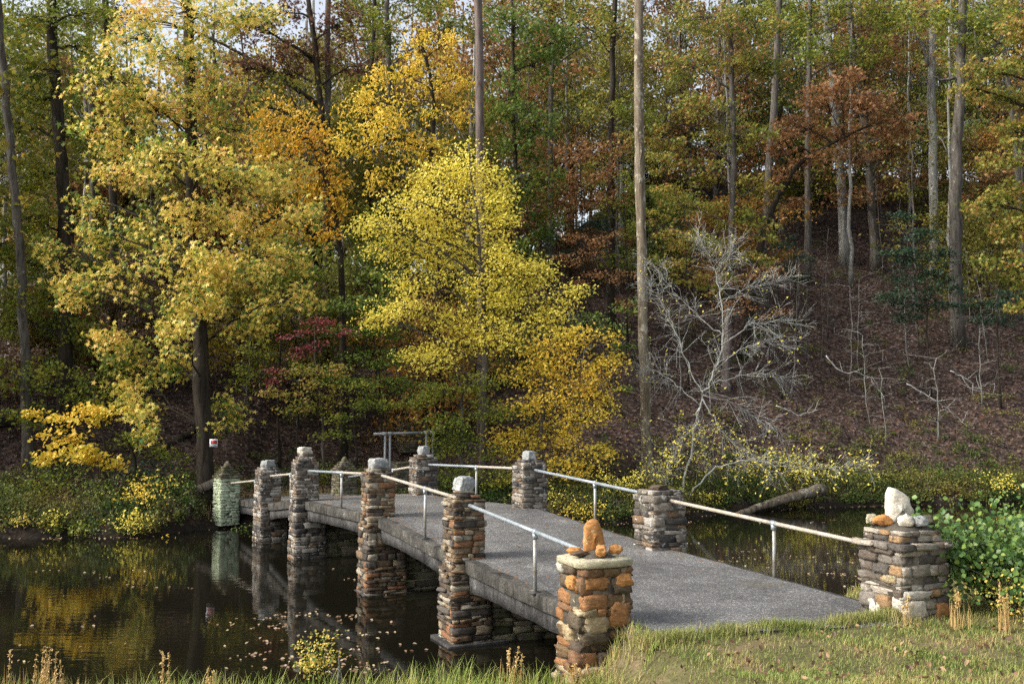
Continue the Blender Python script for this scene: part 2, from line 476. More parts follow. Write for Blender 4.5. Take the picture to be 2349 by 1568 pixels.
for k_, st_ in dict(gold=GOLD, lemon=LEMON, amber=AMBER, orange=ORANGE, olive=OLIVE, green=GREEN, rust=RUST, red=RED, dkgreen=DKGREEN, maroon=MAROON, mixed=MIXED).items():
    M["leaf_" + k_] = leaf_mat("leaf_" + k_, st_)
M["leaf_bg"] = leaf_mat("leaf_bg", [(0, (.35, .5, .5)), (.4, (.8, .85, .8)), (.75, (1.3, 1.05, 1.0)), (1, (1.9, 1.1, 1.0))], use_obj=True, patch=.35, pscale=.35)
M["leaf_glossy"] = leaf_mat("leaf_glossy", [(0, (.05, .11, .03)), (.45, (.085, .165, .04)), (.8, (.17, .26, .05)), (1, (.42, .38, .07))], rough=.42, spec=.35, patch=.25, transl=.25)

# ------------------------------------------------------------------ ground, water
def build_ground():
    xs = np.unique(np.concatenate([np.linspace(-150, -40, 23), np.linspace(-40, 50, 226), np.linspace(50, 150, 21)]))
    ys = np.unique(np.concatenate([np.linspace(-30, 6, 19), np.linspace(6, 22, 81), np.linspace(22, 33, 12), np.linspace(33, 52, 96), np.linspace(52, 110, 117), np.linspace(110, 320, 30)]))
    X, Yg = np.meshgrid(xs, ys)
    Z = ground_z(X, Yg)
    det = np.array([noise.noise(Vector((a * .9, b * .9, 0))) for a, b in zip(X.ravel(), Yg.ravel())]).reshape(X.shape)
    Z = Z + det * np.where(Yg < 25, .03, .16)
    V = np.stack([X, Yg, Z], -1).reshape(-1, 3)
    nx, ny = len(xs), len(ys)
    i = np.arange(ny - 1)[:, None] * nx + np.arange(nx - 1)[None]
    Fq = np.stack([i, i + 1, i + nx + 1, i + nx], -1).reshape(-1, 4)
    o = quads("ground", V, Fq, M["lawn"], smooth=True)
    o.data.materials.append(M["litter"])
    mi = (V[Fq[:, 0], 1] > 24).astype(np.int32)
    o.data.polygons.foreach_set("material_index", mi)
    tag(o, "grassy near bank, lake bed and the leaf covered wooded hillside", None, None, "structure")
    w = quads("water", [[-150, 8, 0], [150, 8, 0], [150, 56, 0], [-150, 56, 0]], [[0, 1, 2, 3]], M["water"])
    tag(w, "dark still lake water mirroring the autumn trees", None, None, "structure")
build_ground()

# ------------------------------------------------------------------ the bridge
def unit(v): return np.asarray(v, float) / np.linalg.norm(v)
LX = [(1.14, 14.0), (-.92, 19.2), (-3.26, 24.4), (-6.20, 30.0), (-8.35, 34.3), (-10.75, 37.8)]
RX = [(5.77, 14.9), (2.98, 20.3), (.46, 26.4), (-2.82, 31.9), (-6.35, 38.0)]
LZ = [1.42, 1.56, 1.80, 1.68, 1.22, 1.0]          # deck height at each pillar
RZ = [1.36, 1.60, 1.82, 1.70, 1.18]
LR = [2.33, 2.58, 2.80, 2.56, 2.12, 1.62]         # rail height at each pillar
RR = [2.26, 2.58, 2.82, 2.65, 1.83]
bridge = empty("stone_bridge", (-2, 25, 0))
tag(bridge, "humped concrete footbridge with rough stone pillars and pipe handrails crossing the lake", "bridge")
BO = np.array(bridge.location)

def courses(mb, c, z0, z1, hx0, hy0, hx1, hy1, rot, ch=(.05, .14), sw=(.14, .36), prot=.035, bigs=0.0, amp=.10):
    """rings of irregular stones round a rectangular core"""
    cz, sz = math.cos(rot), math.sin(rot)
    z = z0
    while z < z1 - .02:
        h = min(random.uniform(*ch), z1 - z)
        if z1 - z - h < .03: h = z1 - z
        t = ((z + h / 2) - z0) / (z1 - z0)
        hx, hy = hx0 + (hx1 - hx0) * t, hy0 + (hy1 - hy0) * t
        for side in range(4):
            L = hx if side % 2 == 0 else hy
            O = hy if side % 2 == 0 else hx
            s = -L - .01
            while s < L:
                w = random.uniform(*sw) * (1.25 if h > .10 else 1)
                if bigs and random.random() < bigs: w *= 1.3
                if s + w > L - .07: w = L + .01 - s
                pr = random.uniform(-.2, 1) * prot
                dpt = .09
                lx, ly = s + w / 2, -(O - dpt + pr)
                if side % 2 == 0:
                    px, py = (lx, ly) if side == 0 else (-lx, -ly)
                else:
                    px, py = (-ly, lx) if side == 1 else (ly, -lx)
                r = rot + side * math.pi / 2
                hh = h * random.uniform(.74, 1.06) / 2
                stone(mb, (c[0] + px * cz - py * sz, c[1] + px * sz + py * cz, z + h / 2 + random.uniform(-.006, .006)),
                      (w / 2 - .004, dpt, hh + .002), r + random.uniform(-.07, .07), .12, amp * 1.25, tilt=random.uniform(-.07, .07))
                s += w
        z += h

def pillar(name, xy, hw, zt, zd, rot, mat, zb=-.9, low=None, capf=None, label=None, parent=bridge, ch=(.05, .14), sw=(.14, .36), prot=.035, lowmat=None, capm="cap_grey", amp=.1):
    """core of mortar, courses of stones, stepped top; low = (hx, hy) at the foot of the pier below the deck"""
    p = empty(name, (0, 0, 0), parent) if False else None
    off = BO if parent is bridge else np.zeros(3)
    mb = MB()
    x, y = xy
    up = np.array([x, y, 0])
    courses(mb, up, zd, zt, hw, hw, hw * .97, hw * .97, rot, ch, sw, prot, .2, amp)
    if low:
        hx, hy, dx = low
        cc = up + np.array([math.cos(rot), math.sin(rot), 0]) * dx
        courses(mb, cc, max(zb, -.25), zd + .02, hx * 1.06, hy * 1.08, hx, hy, rot, (ch[0], ch[1] * 1.3), (sw[0], sw[1] * 1.2), prot * 1.3, .3, amp)
    o = mb.build(name, M[mat], parent, False, org=off)
    if label: tag(o, label)
    core = MB()
    box(core, (x, y, (zd + zt) / 2), (hw - .012, hw - .012, (zt - zd) / 2 - .01), rot)
    if low:
        box(core, (*cc[:2], (zb + zd) / 2 - .01), (hx - .01, hy - .01, (zd - zb) / 2 - .02), rot)
    core.build("mortar_core", M["mortar"], o, False, org=off)
    if capf: capf(o, up, zt, rot, hw, off)
    return o

def slabrock(mb, c, outline, depth, rot=0.0, amp=.012):
    '''an upright split rock from its front outline, with broken faces'''
    O = np.array(outline, float); O = np.vstack([O, O[:1]])
    seg = np.r_[0, np.cumsum(np.linalg.norm(np.diff(O, axis=0), axis=1))]
    t = np.linspace(0, seg[-1], 37)[:-1]
    P = np.stack([np.interp(t, seg, O[:, 0]), np.interp(t, seg, O[:, 1])], 1)
    cc = P.mean(0); n = len(P)
    rings = [(.06, 1.0), (.35, .96), (.65, .9), (.86, .72), (.97, .42), (1.0, 0), (.97, -.45), (.85, -.75), (.6, -.92), (.3, -1.0), (.06, -1.0)]
    V = []
    for k, (r_, d_) in enumerate(rings):
        q = cc + (P - cc) * r_
        for x, z in q:
            f = noise.noise(Vector((x * 7, z * 5, k * .05 + c[0]))) * .55 + noise.noise(Vector((x * 2.5 + 9, z * 2, c[0]))) * .8
            nv = noise.noise_vector(Vector((x * 16, d_ * 2, z * 16)))
            V.append([x + nv[0] * amp, -depth * (d_ * (1 + f * .5)) + nv[1] * amp, z + nv[2] * amp])
    V = np.array(V)
    cz, sz = math.cos(rot), math.sin(rot)
    V = np.stack([V[:, 0] * cz - V[:, 1] * sz, V[:, 0] * sz + V[:, 1] * cz, V[:, 2]], 1) + np.asarray(c)
    i = np.arange(len(rings) - 1)[:, None] * n; j = np.arange(n)[None]; j2 = (j + 1) % n
    Fq = np.stack([i + j, i + j2, i + n + j2, i + n + j], -1).reshape(-1, 4)
    b = (len(rings) - 1) * n
    ends = [[q, q + 1, n - 2 - q, n - 1 - q] for q in range(n // 2 - 1)] + [[b + n - 1 - q, b + n - 2 - q, b + q + 1, b + q] for q in range(n // 2 - 1)]
    mb.add(V, np.vstack([Fq, ends]))

def mound(o, c, z, rx, h, rot, off, mat="mortar", n=10):
    mb = MB()
    a = np.linspace(0, 2 * math.pi, 16, endpoint=False) + rot + math.pi / 4
    rings = []
    for k in range(n):
        t = k / (n - 1)
        r = rx * 1.25 * (1 - t ** 1.3 * .82) * (1 + RND.uniform(-.05, .05, 16))
        sq = 1 / np.maximum(np.abs(np.cos(a - rot)), np.abs(np.sin(a - rot)))
        rr = r * (sq ** (1 - t)) * .8
        rings.append(np.stack([c[0] + rr * np.cos(a), c[1] + rr * np.sin(a), np.full(16, z + h * t) + RND.uniform(-.008, .008, 16)], 1))
    V = np.concatenate(rings)
    i = np.arange(n - 1)[:, None] * 16; j = np.arange(16)[None]; j2 = (j + 1) % 16
    Fq = np.stack([i + j, i + j2, i + 16 + j2, i + 16 + j], -1).reshape(-1, 4)
    b = (n - 1) * 16
    top = [[b + q, b + q + 1, b + (15 - q - 1) % 16, b + 15 - q] for q in range(0, 7)]
    mb.add(V, np.vstack([Fq, top]))
    mb.build("mortar_cap", M[mat], o, False, org=off)

def cap_one(size, mat, dz=0.0, tilt=0.0, steps=(.78, .5), sh=.08, big=True):
    def f(o, c, z, rot, hw, off):
        zz = z
        mb = MB()
        for s in steps:
            courses(mb, c, zz, zz + sh, hw * s, hw * s, hw * s, hw * s, rot, (sh * .45, sh), (.12, .3), .03)
            box(mb, (c[0], c[1], zz + sh / 2 - .01), (hw * s - .06, hw * s - .06, sh / 2), rot)
            zz += sh
        mb.build("stepped_top", o.data.materials[0], o, False, org=off)
        mb = MB()
        stone(mb, (c[0], c[1], zz + size[2] * .9 + dz), size, rot + .3, .35, .14, big, tilt)
        mb.build("cap_stone", M[mat], o, False, org=off)
    return f
def cap_pyr(mat, h=.5, slab=True):
    def f(o, c, z, rot, hw, off):
        mb = MB(); zz = z; n = 5
        for k in range(n):
            s = 1.10 * (1 - (k / n) * .74)
            hh = h * .7 / n
            courses(mb, c, zz, zz + hh, hw * s, hw * s, hw * s, hw * s, rot, (.03, hh), (.1, .26), .03)
            box(mb, (c[0], c[1], zz + hh / 2 - .01), (max(hw * s - .05, .03), max(hw * s - .05, .03), hh / 2), rot)
            zz += hh
        mb.build("stepped_top", M[mat], o, False, org=off)
        mb = MB()
        slabrock(mb, (c[0], c[1], zz - .02), [(-hw * .36, 0), (-hw * .26, h * .2), (-hw * .08, h * .36), (hw * .06, h * .37), (hw * .2, h * .22), (hw * .36, 0)], hw * .3, rot)
        mb.build("cap_stone", M[mat], o, True, org=off)
    return f
def boulder(o, c, rot, lx, ly, z, size, mat, off, extra=0.0):
    cz, sz = math.cos(rot), math.sin(rot)
    mb = MB(); stone(mb, (c[0] + lx * cz - ly * sz, c[1] + lx * sz + ly * cz, z), size, rot + extra, .55, .13, True)
    mb.build("large_stone", M[mat], o, False, org=off)
def cap_first(o, c, z, rot, hw, off):
    for lx, ly, zz, sz_, m_ in ((-.17, -.33, 1.50, (.17, .08, .15), "cap_tan"), (.19, -.33, 1.58, (.17, .09, .17), "cap_brown"), (.25, -.33, 2.04, (.13, .11, .085), "cap_orange"), (-.14, -.33, 2.02, (.18, .07, .09), "cap_brown"),
                            (-.37, -.08, 2.0, (.07, .12, .09), "cap_orange"), (-.36, .05, 1.30, (.06, .14, .10), "cap_tan")):
        boulder(o, c, rot, lx, ly, zz, sz_, m_, off)
    mb = MB()
    # broad thin cap slab with clipped corners
    a = rot + np.array([.18, .62, 1.37, 1.80, 2.53, 2.95, 3.72, 4.07, 4.52, 5.0, 5.52, 6.10])
    n = len(a)
    sq = 1 / np.maximum(np.abs(np.cos(a - rot)), np.abs(np.sin(a - rot)))
    r = (hw + .07) * np.minimum(sq, 1.27)
    rings = []
    for zz, s in ((z - .005, .95), (z + .01, 1.0), (z + .085, 1.01), (z + .10, .98)):
        rings.append(np.stack([c[0] + r * s * np.cos(a), c[1] + r * s * np.sin(a), zz + RND.uniform(-.007, .007, n)], 1))
    V = np.concatenate(rings)
    i = np.arange(3)[:, None] * n; j = np.arange(n)[None]; j2 = (j + 1) % n
    Fq = np.stack([i + j, i + j2, i + n + j2, i + n + j], -1).reshape(-1, 4)
    b = 3 * n
    top = [[b + q, b + q + 1, b + n - 2 - q, b + n - 1 - q] for q in range(0, n // 2 - 1)]
    bot = [[q + 1, q, n - 1 - q, n - 2 - q] for q in range(0, n // 2 - 1)]
    mb.add(V, np.vstack([Fq, top, bot]))
    mb.build("cap_slab", M["cap_cream"], o, False, org=off)
    mound(o, (c[0], c[1]), z + .095, hw * .72, .12, rot, off)
    mb = MB()
    slabrock(mb, (c[0] + .0, c[1], z + .14), [(-.15, 0), (-.155, .16), (-.14, .36), (-.10, .44), (-.03, .48), (.05, .47), (.075, .40), (.115, .33), (.145, .18), (.16, .05), (.14, 0)], .095, .15)
    s_ = mb.build("cap_stone", M["cap_orange"], o, False, org=off); tag(s_, "upright orange brown stone")
    for dx, dy, sx, sy, sz, m_ in ((.08, -.2, .10, .07, .07, "cap_orange"), (.30, .02, .085, .06, .065, "cap_orange"), (-.27, .08, .1, .07, .04, "cap_orange"), (-.2, -.14, .12, .08, .03, "brown_stone")):
        mb = MB(); stone(mb, (c[0] + dx, c[1] + dy, z + .13 + sz), (sx, sy, sz), random.uniform(0, 3), .8, .16, True)
        mb.build("small_stone", M[m_], o, True, org=off)
def cap_last(o, c, z, rot, hw, off):
    for lx, ly, zz, sz_, m_ in ((-.22, -.40, 1.50, (.20, .09, .13), "cap_white"), (.30, -.40, 1.46, (.13, .07, .12), "cap_brown"), (-.40, .1, 1.48, (.08, .13, .12), "cap_white"), (-.41, -.2, 1.92, (.06, .14, .06), "cap_tan")):
        boulder(o, c, rot, lx, ly, zz, sz_, m_, off)
    mb = MB()
    # overhanging course, then a recessed one
    courses(mb, c, z - .02, z + .07, hw * 1.14, hw * 1.14, hw * 1.14, hw * 1.14, rot, (.07, .09), (.2, .5), .05)
    box(mb, (c[0], c[1], z + .02), (hw * .98, hw * .98, .035), rot)
    courses(mb, c, z + .08, z + .24, hw * .88, hw * .88, hw * .86, hw * .86, rot, (.06, .1), (.14, .4), .03)
    box(mb, (c[0], c[1], z + .15), (hw * .8, hw * .8, .075), rot)
    mb.build("overhanging_course", M["end_stone"], o, False, org=off)
    mound(o, (c[0], c[1]), z + .22, hw * .86, .20, rot, off)
    mb = MB()
    slabrock(mb, (c[0] - .02, c[1], z + .28), [(-.20, 0), (-.215, .26), (-.20, .46), (-.16, .565), (-.06, .55), (.06, .47), (.13, .42), (.15, .30), (.20, .24), (.22, .04), (.12, 0)], .12, .1)
    s_ = mb.build("cap_stone", M["cap_white"], o, False, org=off); tag(s_, "upright white quartz stone")
    for dx, dy, sx, sz, m_ in ((-.30, -.08, .12, .07, "cap_orange"), (-.40, .1, .11, .07, "cap_cream"), (-.04, -.26, .10, .08, "cap_white"), (.17, -.24, .11, .07, "cap_grey"), (.36, -.05, .09, .07, "dark_stone")):
        mb = MB(); stone(mb, (c[0] + dx, c[1] + dy, z + .32 + sz * .7), (sx, sx * .7, sz), random.uniform(0, 3), .75, .18, True)
        mb.build("small_stone", M[m_], o, True, org=off)

ROT = math.atan2(.39, .92)
LROT = [ROT, ROT, ROT + .03, ROT + .06, ROT + .18, ROT + .26]
pl = []
lab = ["thick stout orange brown stone pillar with a broad cream cap slab", "tall grey brown stone pillar with a blocky pale rock on top", "dark brown stone pillar with a rounded rock on top",
       "mottled stone pillar topped by stepped stones and a white rock", "grey stone pillar with a round rock on top", "pale green stained stone pillar with a pointed roof of stones"]
pl.append(pillar("pillar", LX[0], .36, 2.22, 1.1, ROT, "orange_stone", .2, (.38, .38, 0), cap_first, lab[0], ch=(.05, .23), sw=(.13, .42), prot=.075, amp=.16))
pl.append(pillar("pillar", LX[1], .30, 2.66, 1.35, LROT[1], "brown_stone", -.9, (.37, .35, .03), cap_one((.17, .15, .14), "cap_grey"), lab[1], ch=(.04, .15), sw=(.1, .36), prot=.06))
pl.append(pillar("pillar", LX[2], .32, 2.86, 1.6, LROT[2], "brown_stone", -.9, (.46, .37, .12), cap_one((.22, .18, .13), "cap_grey", steps=(.8,)), lab[2], prot=.045))
pl.append(pillar("pillar", LX[3], .33, 2.80, 1.5, LROT[3], "grey_stone", -.9, (.44, .37, .1), cap_one((.18, .16, .10), "cap_white", steps=(.85, .68, .5), sh=.09), lab[3]))
pl.append(pillar("pillar", LX[4], .34, 2.34, 1.1, LROT[4], "grey_stone", -.9, (.44, .38, .1), cap_one((.20, .17, .13), "cap_grey", steps=(.8,)), lab[4]))
pl.append(pillar("pillar", LX[5], .37, 1.84, .1, LROT[5], "green_stone", -.2, None, cap_pyr("dark_stone", .6), lab[5]))
labr = ["broad end pillar with a white upright rock on top beside the leafy shrub", "squat grey and tan stone pillar with a flat rubble top", "grey stone pillar against the yellow tree with a small grey block on top",
        "grey stone pillar with a pale square block on top at the far end", "mossy grey stone pillar with a pointed stepped top at the far end"]
pr_ = []
pr_.append(pillar("pillar", RX[0], .42, 2.36, 1.15, ROT, "end_stone", .1, (.44, .44, 0), cap_last, labr[0], ch=(.05, .19), sw=(.12, .42), prot=.065))
pr_.append(pillar("pillar", RX[1], .37, 2.66, 1.35, ROT, "grey_stone", -.9, (.5, .42, -.1), cap_one((.16, .14, .05), "brown_stone", steps=(.85,), sh=.09), labr[1], ch=(.06, .17), sw=(.16, .44), prot=.05))
pr_.append(pillar("pillar", RX[2], .34, 2.92, 1.6, LROT[2], "grey_stone", -.9, (.5, .4, -.1), cap_one((.15, .14, .12), "cap_grey", steps=(.85, .7), sh=.07), labr[2]))
pr_.append(pillar("pillar", RX[3], .35, 2.80, 1.5, LROT[3], "grey_stone", -.9, (.5, .4, -.1), cap_one((.15, .14, .14), "cap_grey", steps=(.95, .66), sh=.08), labr[3]))
pr_.append(pillar("pillar", RX[4], .36, 2.06, .7, LROT[4], "dark_stone", .1, None, cap_pyr("dark_stone", .55), labr[4]))

# deck: one slab and one edge beam run per span
def lerp(a, b, t): return np.asarray(a) * (1 - t) + np.asarray(b) * t
def deck_pt(i, t, side):
    X, Zs = (LX, LZ) if side == 0 else (RX, RZ)
    j = i + 1
    p = lerp(X[i], X[j], t)
    # smooth hump
    z0, z1 = Zs[i], Zs[j]
    s = t * t * (3 - 2 * t) * .4 + t * .6
    return np.array([p[0], p[1], z0 + (z1 - z0) * s])
END_L, END_R = (-10.6, 38.6), (-7.1, 40.5)
def span(i):
    slab = MB(); beam = MB(); pave = MB()
    n = 36
    last = (i == 4)
    Lp, Rp = [], []
    acr0 = np.array([.93, .37, 0])
    for k in range(n + 1):
        t = k / n
        if i < 4:
            a, b = deck_pt(i, t, 0), deck_pt(i, t, 1)
        else:
            a = np.array([*lerp(LX[4], END_L, t), LZ[4] + (LZ[5] - LZ[4]) * t]); b = np.array([*lerp(RX[4], END_R, t), RZ[4] - .12 * t])
        if i == 0:      # near end runs on into the grass
            ext = (1 - t) * 1.25
            a = a + np.array([.37, -.93, 0]) * ext * .85 + acr0 * .45 * (1 - t) ** 3; b = b + np.array([.37, -.93, 0]) * ext * .6
        Lp.append(a); Rp.append(b)
    Lp, Rp = np.array(Lp), np.array(Rp)
    acr = Rp - Lp; acr[:, 2] = 0; acr /= np.linalg.norm(acr, axis=1)[:, None]
    Lp = Lp - acr * .10; Rp = Rp + acr * .10
    kk_ = np.arange(n + 1)
    jl = np.stack([.018 * wob(kk_ * .4, kk_ * .3 + i, 1.0, i), .018 * wob(kk_ * .4, kk_ * .3 + i, 1.1, i + 5)], 1) + RND.uniform(-.004, .004, (n + 1, 2))
    def ring(th, inl, z0):
        out = []
        for k in range(n + 1):
            l = Lp[k] + acr[k] * (inl + jl[k, 0]); r = Rp[k] - acr[k] * (inl + jl[k, 1])
            out.append([l + [0, 0, z0], r + [0, 0, z0], r + [0, 0, z0 - th], l + [0, 0, z0 - th]])
        return np.array(out)
    V = ring(.24, 0, 0)
    # chamfered slab: inner/outer top edge
    idx = []
    m_ = 4
    for k in range(n):
        a = k * m_; b = a + m_
        for q in range(4): idx.append([a + q, a + (q + 1) % 4, b + (q + 1) % 4, b + q])
    idx.append([3, 2, 1, 0]); e = n * m_; idx.append([e, e + 1, e + 2, e + 3])
    slab.add(V.reshape(-1, 3), np.array(idx)[:, ::-1])
    s = slab.build("deck_slab", M["slab"], bridge, False, org=BO)
    md = s.modifiers.new("bevel", 'BEVEL'); md.width = .02; md.segments = 2; md.limit_method = 'ANGLE'
    # beams under both edges with a deeper haunch at each pier
    for side in (0, 1):
        bb = MB(); Vb = []
        for k in range(n + 1):
            t = k / n
            hz = .26 + .12 * (abs(2 * t - 1) ** 3)
            P = Lp[k] + acr[k] * (.07 + jl[k, 0]) if side == 0 else Rp[k] - acr[k] * (.35 + jl[k, 1])
            Q = P + acr[k] * .28
            z = -.243
            Vb += [P + [0, 0, z], Q + [0, 0, z], Q + [0, 0, z - hz], P + [0, 0, z - hz + RND.uniform(-.006, .006)]]
        bb.add(np.array(Vb), np.array(idx)[:, ::-1])
        bb.build("edge_beam", M["beam"], s, False, org=BO)
    # worn aggregate paving between the bare concrete margins
    Vp = []; K = 40
    for k in range(K + 1):
        t = k / K * n; a = int(min(t, n - 1)); f = t - a
        l = lerp(Lp[a], Lp[a + 1], f); r = lerp(Rp[a], Rp[a + 1], f)
        wl = .20 + .035 * wob(k * .7, i * 3.0, 1.0, 2); wr = .10 + .03 * wob(k * .7, i * 3.0, 1.3, 7)
        g = lerp(acr[a], acr[a + 1], f)
        Vp += [l + g * wl + [0, 0, .006], r - g * wr + [0, 0, .006]]
    Fp = [[2 * k, 2 * k + 1, 2 * k + 3, 2 * k + 2] for k in range(K)]
    pave.add(np.array(Vp), Fp)
    pave.build("paving", M["paving"], s, False, org=BO)
for i in range(5): span(i)
# pier footing at the water line
for (px, py, r, hx, hy, dx, z) in ((LX[1][0], LX[1][1], LROT[1], .60, .52, .12, .02), (LX[2][0], LX[2][1], LROT[2], .62, .48, .15, -.03)):
    mb = MB()
    box(mb, (px + math.cos(r) * dx, py + math.sin(r) * dx, z - .04), (hx, hy, .07), r, .012)
    o = mb.build("footing", M["beam"], pl[1] if z > 0 else pl[2], False, org=BO)
    md = o.modifiers.new("bevel", 'BEVEL'); md.width = .015; md.segments = 2
# cross walls of rubble under the deck between paired piers
def crosswall(i, depth=.26, zt=1.0):
    a, b = np.array(LX[i]), np.array(RX[i])
    c = (a + b) / 2; L = np.linalg.norm(b - a) / 2 - .5
    r = math.atan2(*(b - a)[::-1])
    mb = MB()
    courses(mb, (c[0], c[1], 0), -.25, zt, L, depth, L, depth, r, (.07, .2), (.2, .5), .05)
    box(mb, (c[0], c[1], zt / 2 - .45), (L, depth - .04, zt / 2 + .43), r)
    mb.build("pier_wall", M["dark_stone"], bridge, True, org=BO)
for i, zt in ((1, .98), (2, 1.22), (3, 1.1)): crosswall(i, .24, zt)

def handrail(A, B, za, zb, zda, zdb, ra, rb, m1, m2, t=.5, lab_=None, parent=bridge, r=.035, z0=None):
    A = np.array([*A, za]); B = np.array([*B, zb])
    d = unit(B - A)
    A2, B2 = A + d * ra, B - d * rb
    P = A2 + (B2 - A2) * t
    hr = empty("handrail", tuple(A2 - BO), parent)
    o1 = A2
    for (s, e, m) in ((A2, P, m1), (P, B2, m2)):
        mb = MB()
        sag = [s + (e - s) * q for q in np.linspace(0, 1, 6)]
        tube(mb, sag, r, 12)
        mb.build("pipe", M[m], hr, True, org=o1)
    zd = (zda + (zdb - zda) * t) if z0 is None else z0
    mb = MB(); tube(mb, [[P[0], P[1], zd - .02], [P[0] + RND.uniform(-.01, .01), P[1], P[2] - .02]], r * .9, 12)
    mb.build("post", M["postm"], hr, True, org=o1)
    mb = MB(); tube(mb, [P - d * .055, P - d * .05, P + d * .05, P + d * .055], [r * 1.1, r * 1.35, r * 1.35, r * 1.1], 12)
    tube(mb, [[P[0], P[1], P[2] - .11], [P[0], P[1], P[2] - .02]], r * 1.3, 12)
    mb.build("collar", M["galv"], hr, True, org=o1)
    mb = MB(); tube(mb, [[P[0], P[1], zd - .01], [P[0], P[1], zd + .018]], r * 2.6, 14)
    mb.build("base_flange", M["beam"], hr, True, org=o1)
    return hr
handrail(LX[0], LX[1], LR[0], LR[1], LZ[0], LZ[1], .30, .30, "galv", "galv", .36)
handrail(LX[1], LX[2], LR[1] + .06, LR[2], LZ[1], LZ[2], .30, .30, "rusty", "rusty", .38)
handrail(LX[2], LX[3], LR[2], LR[3], LZ[2], LZ[3], .30, .30, "rusty", "galv", .44)
handrail(LX[3], LX[4], LR[3] - .06, LR[4], LZ[3], LZ[4], .30, .30, "rusty", "rusty", .33)
handrail(LX[4], LX[5], LR[4] - .1, LR[5], LZ[4], LZ[5], .30, .30, "rusty", "rusty", .25)
handrail(RX[0], RX[1], RR[0], RR[1], RZ[0], RZ[1], .40, .34, "rusty", "rusty", .44)
handrail(RX[1], RX[2], RR[1] + .03, RR[2], RZ[1], RZ[2], .34, .30, "galv", "galv", .42)
handrail(RX[2], RX[3], RR[2], RR[3], RZ[2], RZ[3], .30, .30, "rusty", "galv", .45)
handrail(RX[3], RX[4], RR[3] - .02, RR[4], RZ[3], RZ[4], .30, .30, "rusty", "galv", .33)

# stone pillars and pipe frame on the far bank
def far_pillar(px, py, Yd, hw, h, label, mat="dark_stone"):
    p = at(px, py, Yd)
    g = gz(p[0], p[1])
    o = pillar("stone_pillar", (p[0], p[1]), hw, g + h, g - .1, .5, mat, g - .4, None, None, None, None)
    tag(o, label, "pillar", "old stone pillars on the far bank")
    return o
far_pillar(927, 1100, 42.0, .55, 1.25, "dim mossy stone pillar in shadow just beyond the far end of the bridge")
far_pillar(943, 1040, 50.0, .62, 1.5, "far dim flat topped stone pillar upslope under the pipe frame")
def pipe_frame():
    Yd = 40.6
    a, b = at(857, 995, Yd), at(1000, 991, Yd + 1.0)
    g = gz(*a[:2])
    root = empty("pipe_frame", (a[0], a[1], g))
    tag(root, "tall dark pipe frame with paired posts on the far bank", "pipe frame")
    o = np.array(root.location)
    mb = MB(); tube(mb, [a, a * .5 + b * .5, b], .055, 8); mb.build("top_rail", M["darkpipe"], root, True, org=o)
    for px in (883, 894, 978, 993):
        t = (px - 857) / 143
        p = a + (b - a) * t
        mb = MB(); tube(mb, [[p[0], p[1], gz(p[0], p[1]) - .2], p], .05, 8); mb.build("post", M["darkpipe"], root, True, org=o)
        mb = MB(); tube(mb, [p - unit(b - a) * .12, p + unit(b - a) * .12], .075, 8); mb.build("collar", M["darkpipe"], root, True, org=o)
pipe_frame()

# ------------------------------------------------------------------ leaves and trees
def shape_star():
    V = [(0, 0, 0)]
    for k in range(10):
        a = math.pi / 2 + k * math.pi / 5
        r = .56 if k % 2 == 0 else .21
        V.append((r * math.cos(a), r * math.sin(a), -.06 if k % 2 == 0 else .03))
    Fq = [[0, (2 * k - 1) % 10 + 1, 2 * k + 1, (2 * k + 1) % 10 + 1] for k in range(5)]
    return np.array(V, float), np.array(Fq)
def shape_oval(w=.30):
    V = [(0, -.5, 0), (w, -.16, .09), (w * .9, .15, .09), (0, .5, -.05), (-w * .9, .15, .09), (-w, -.16, .09)]
    return np.array(V, float), np.array([[0, 1, 2, 3], [0, 3, 4, 5]])
def shape_quad(w=.32):
    V = [(0, -.5, 0), (w, 0, .08), (0, .5, 0), (-w, 0, .08)]
    return np.array(V, float), np.array([[0, 1, 2, 3]])
SH = dict(star=shape_star(), oval=shape_oval(), quad=shape_quad(), round=shape_oval(.42), lance=shape_oval(.2))
def leaves(C, size, shape='oval', tilt=.9, hang=0.0, rng=RND):
    """C (n,3) centres; tilt 0 = flat leaves, 1 = any way up"""
    V0, F0 = SH[shape]
    n = len(C)
    s = size * rng.uniform(.65, 1.2, n)
    nrm = np.stack([rng.normal(0, tilt * 1.25, n), rng.normal(0, tilt * 1.25, n) - .3, np.ones(n) * .7], 1)
    nrm /= np.linalg.norm(nrm, axis=1)[:, None]
    d = rng.normal(0, 1, (n, 3)); d[:, 2] -= hang
    d -= nrm * (d * nrm).sum(1)[:, None]; d /= np.linalg.norm(d, axis=1)[:, None]
    e = np.cross(d, nrm)
    V = C[:, None] + s[:, None, None] * (V0[None, :, 0, None] * e[:, None] + V0[None, :, 1, None] * d[:, None] + V0[None, :, 2, None] * nrm[:, None])
    Fq = F0[None] + (np.arange(n) * len(V0))[:, None, None]
    return V.reshape(-1, 3), Fq.reshape(-1, 4)
def bez(a, b, c, n=6):
    t = np.linspace(0, 1, n)[:, None]
    return (1 - t) ** 2 * a + 2 * t * (1 - t) * b + t * t * c
def wiggle(P, amp):
    Q = np.array(P, float)
    if len(Q) > 2: Q[1:-1] += RND.normal(0, amp, Q[1:-1].shape)
    return Q
def trunk_pts(pts, k=14, wig=.05):
    pts = np.array(pts, float)
    t = np.linspace(0, len(pts) - 1, k)
    P = np.stack([np.interp(t, np.arange(len(pts)), pts[:, q]) for q in range(3)], 1)
    for _ in range(2):
        P[1:-1] = (P[:-2] + P[1:-1] * 2 + P[2:]) / 4
    return wiggle(P, wig)
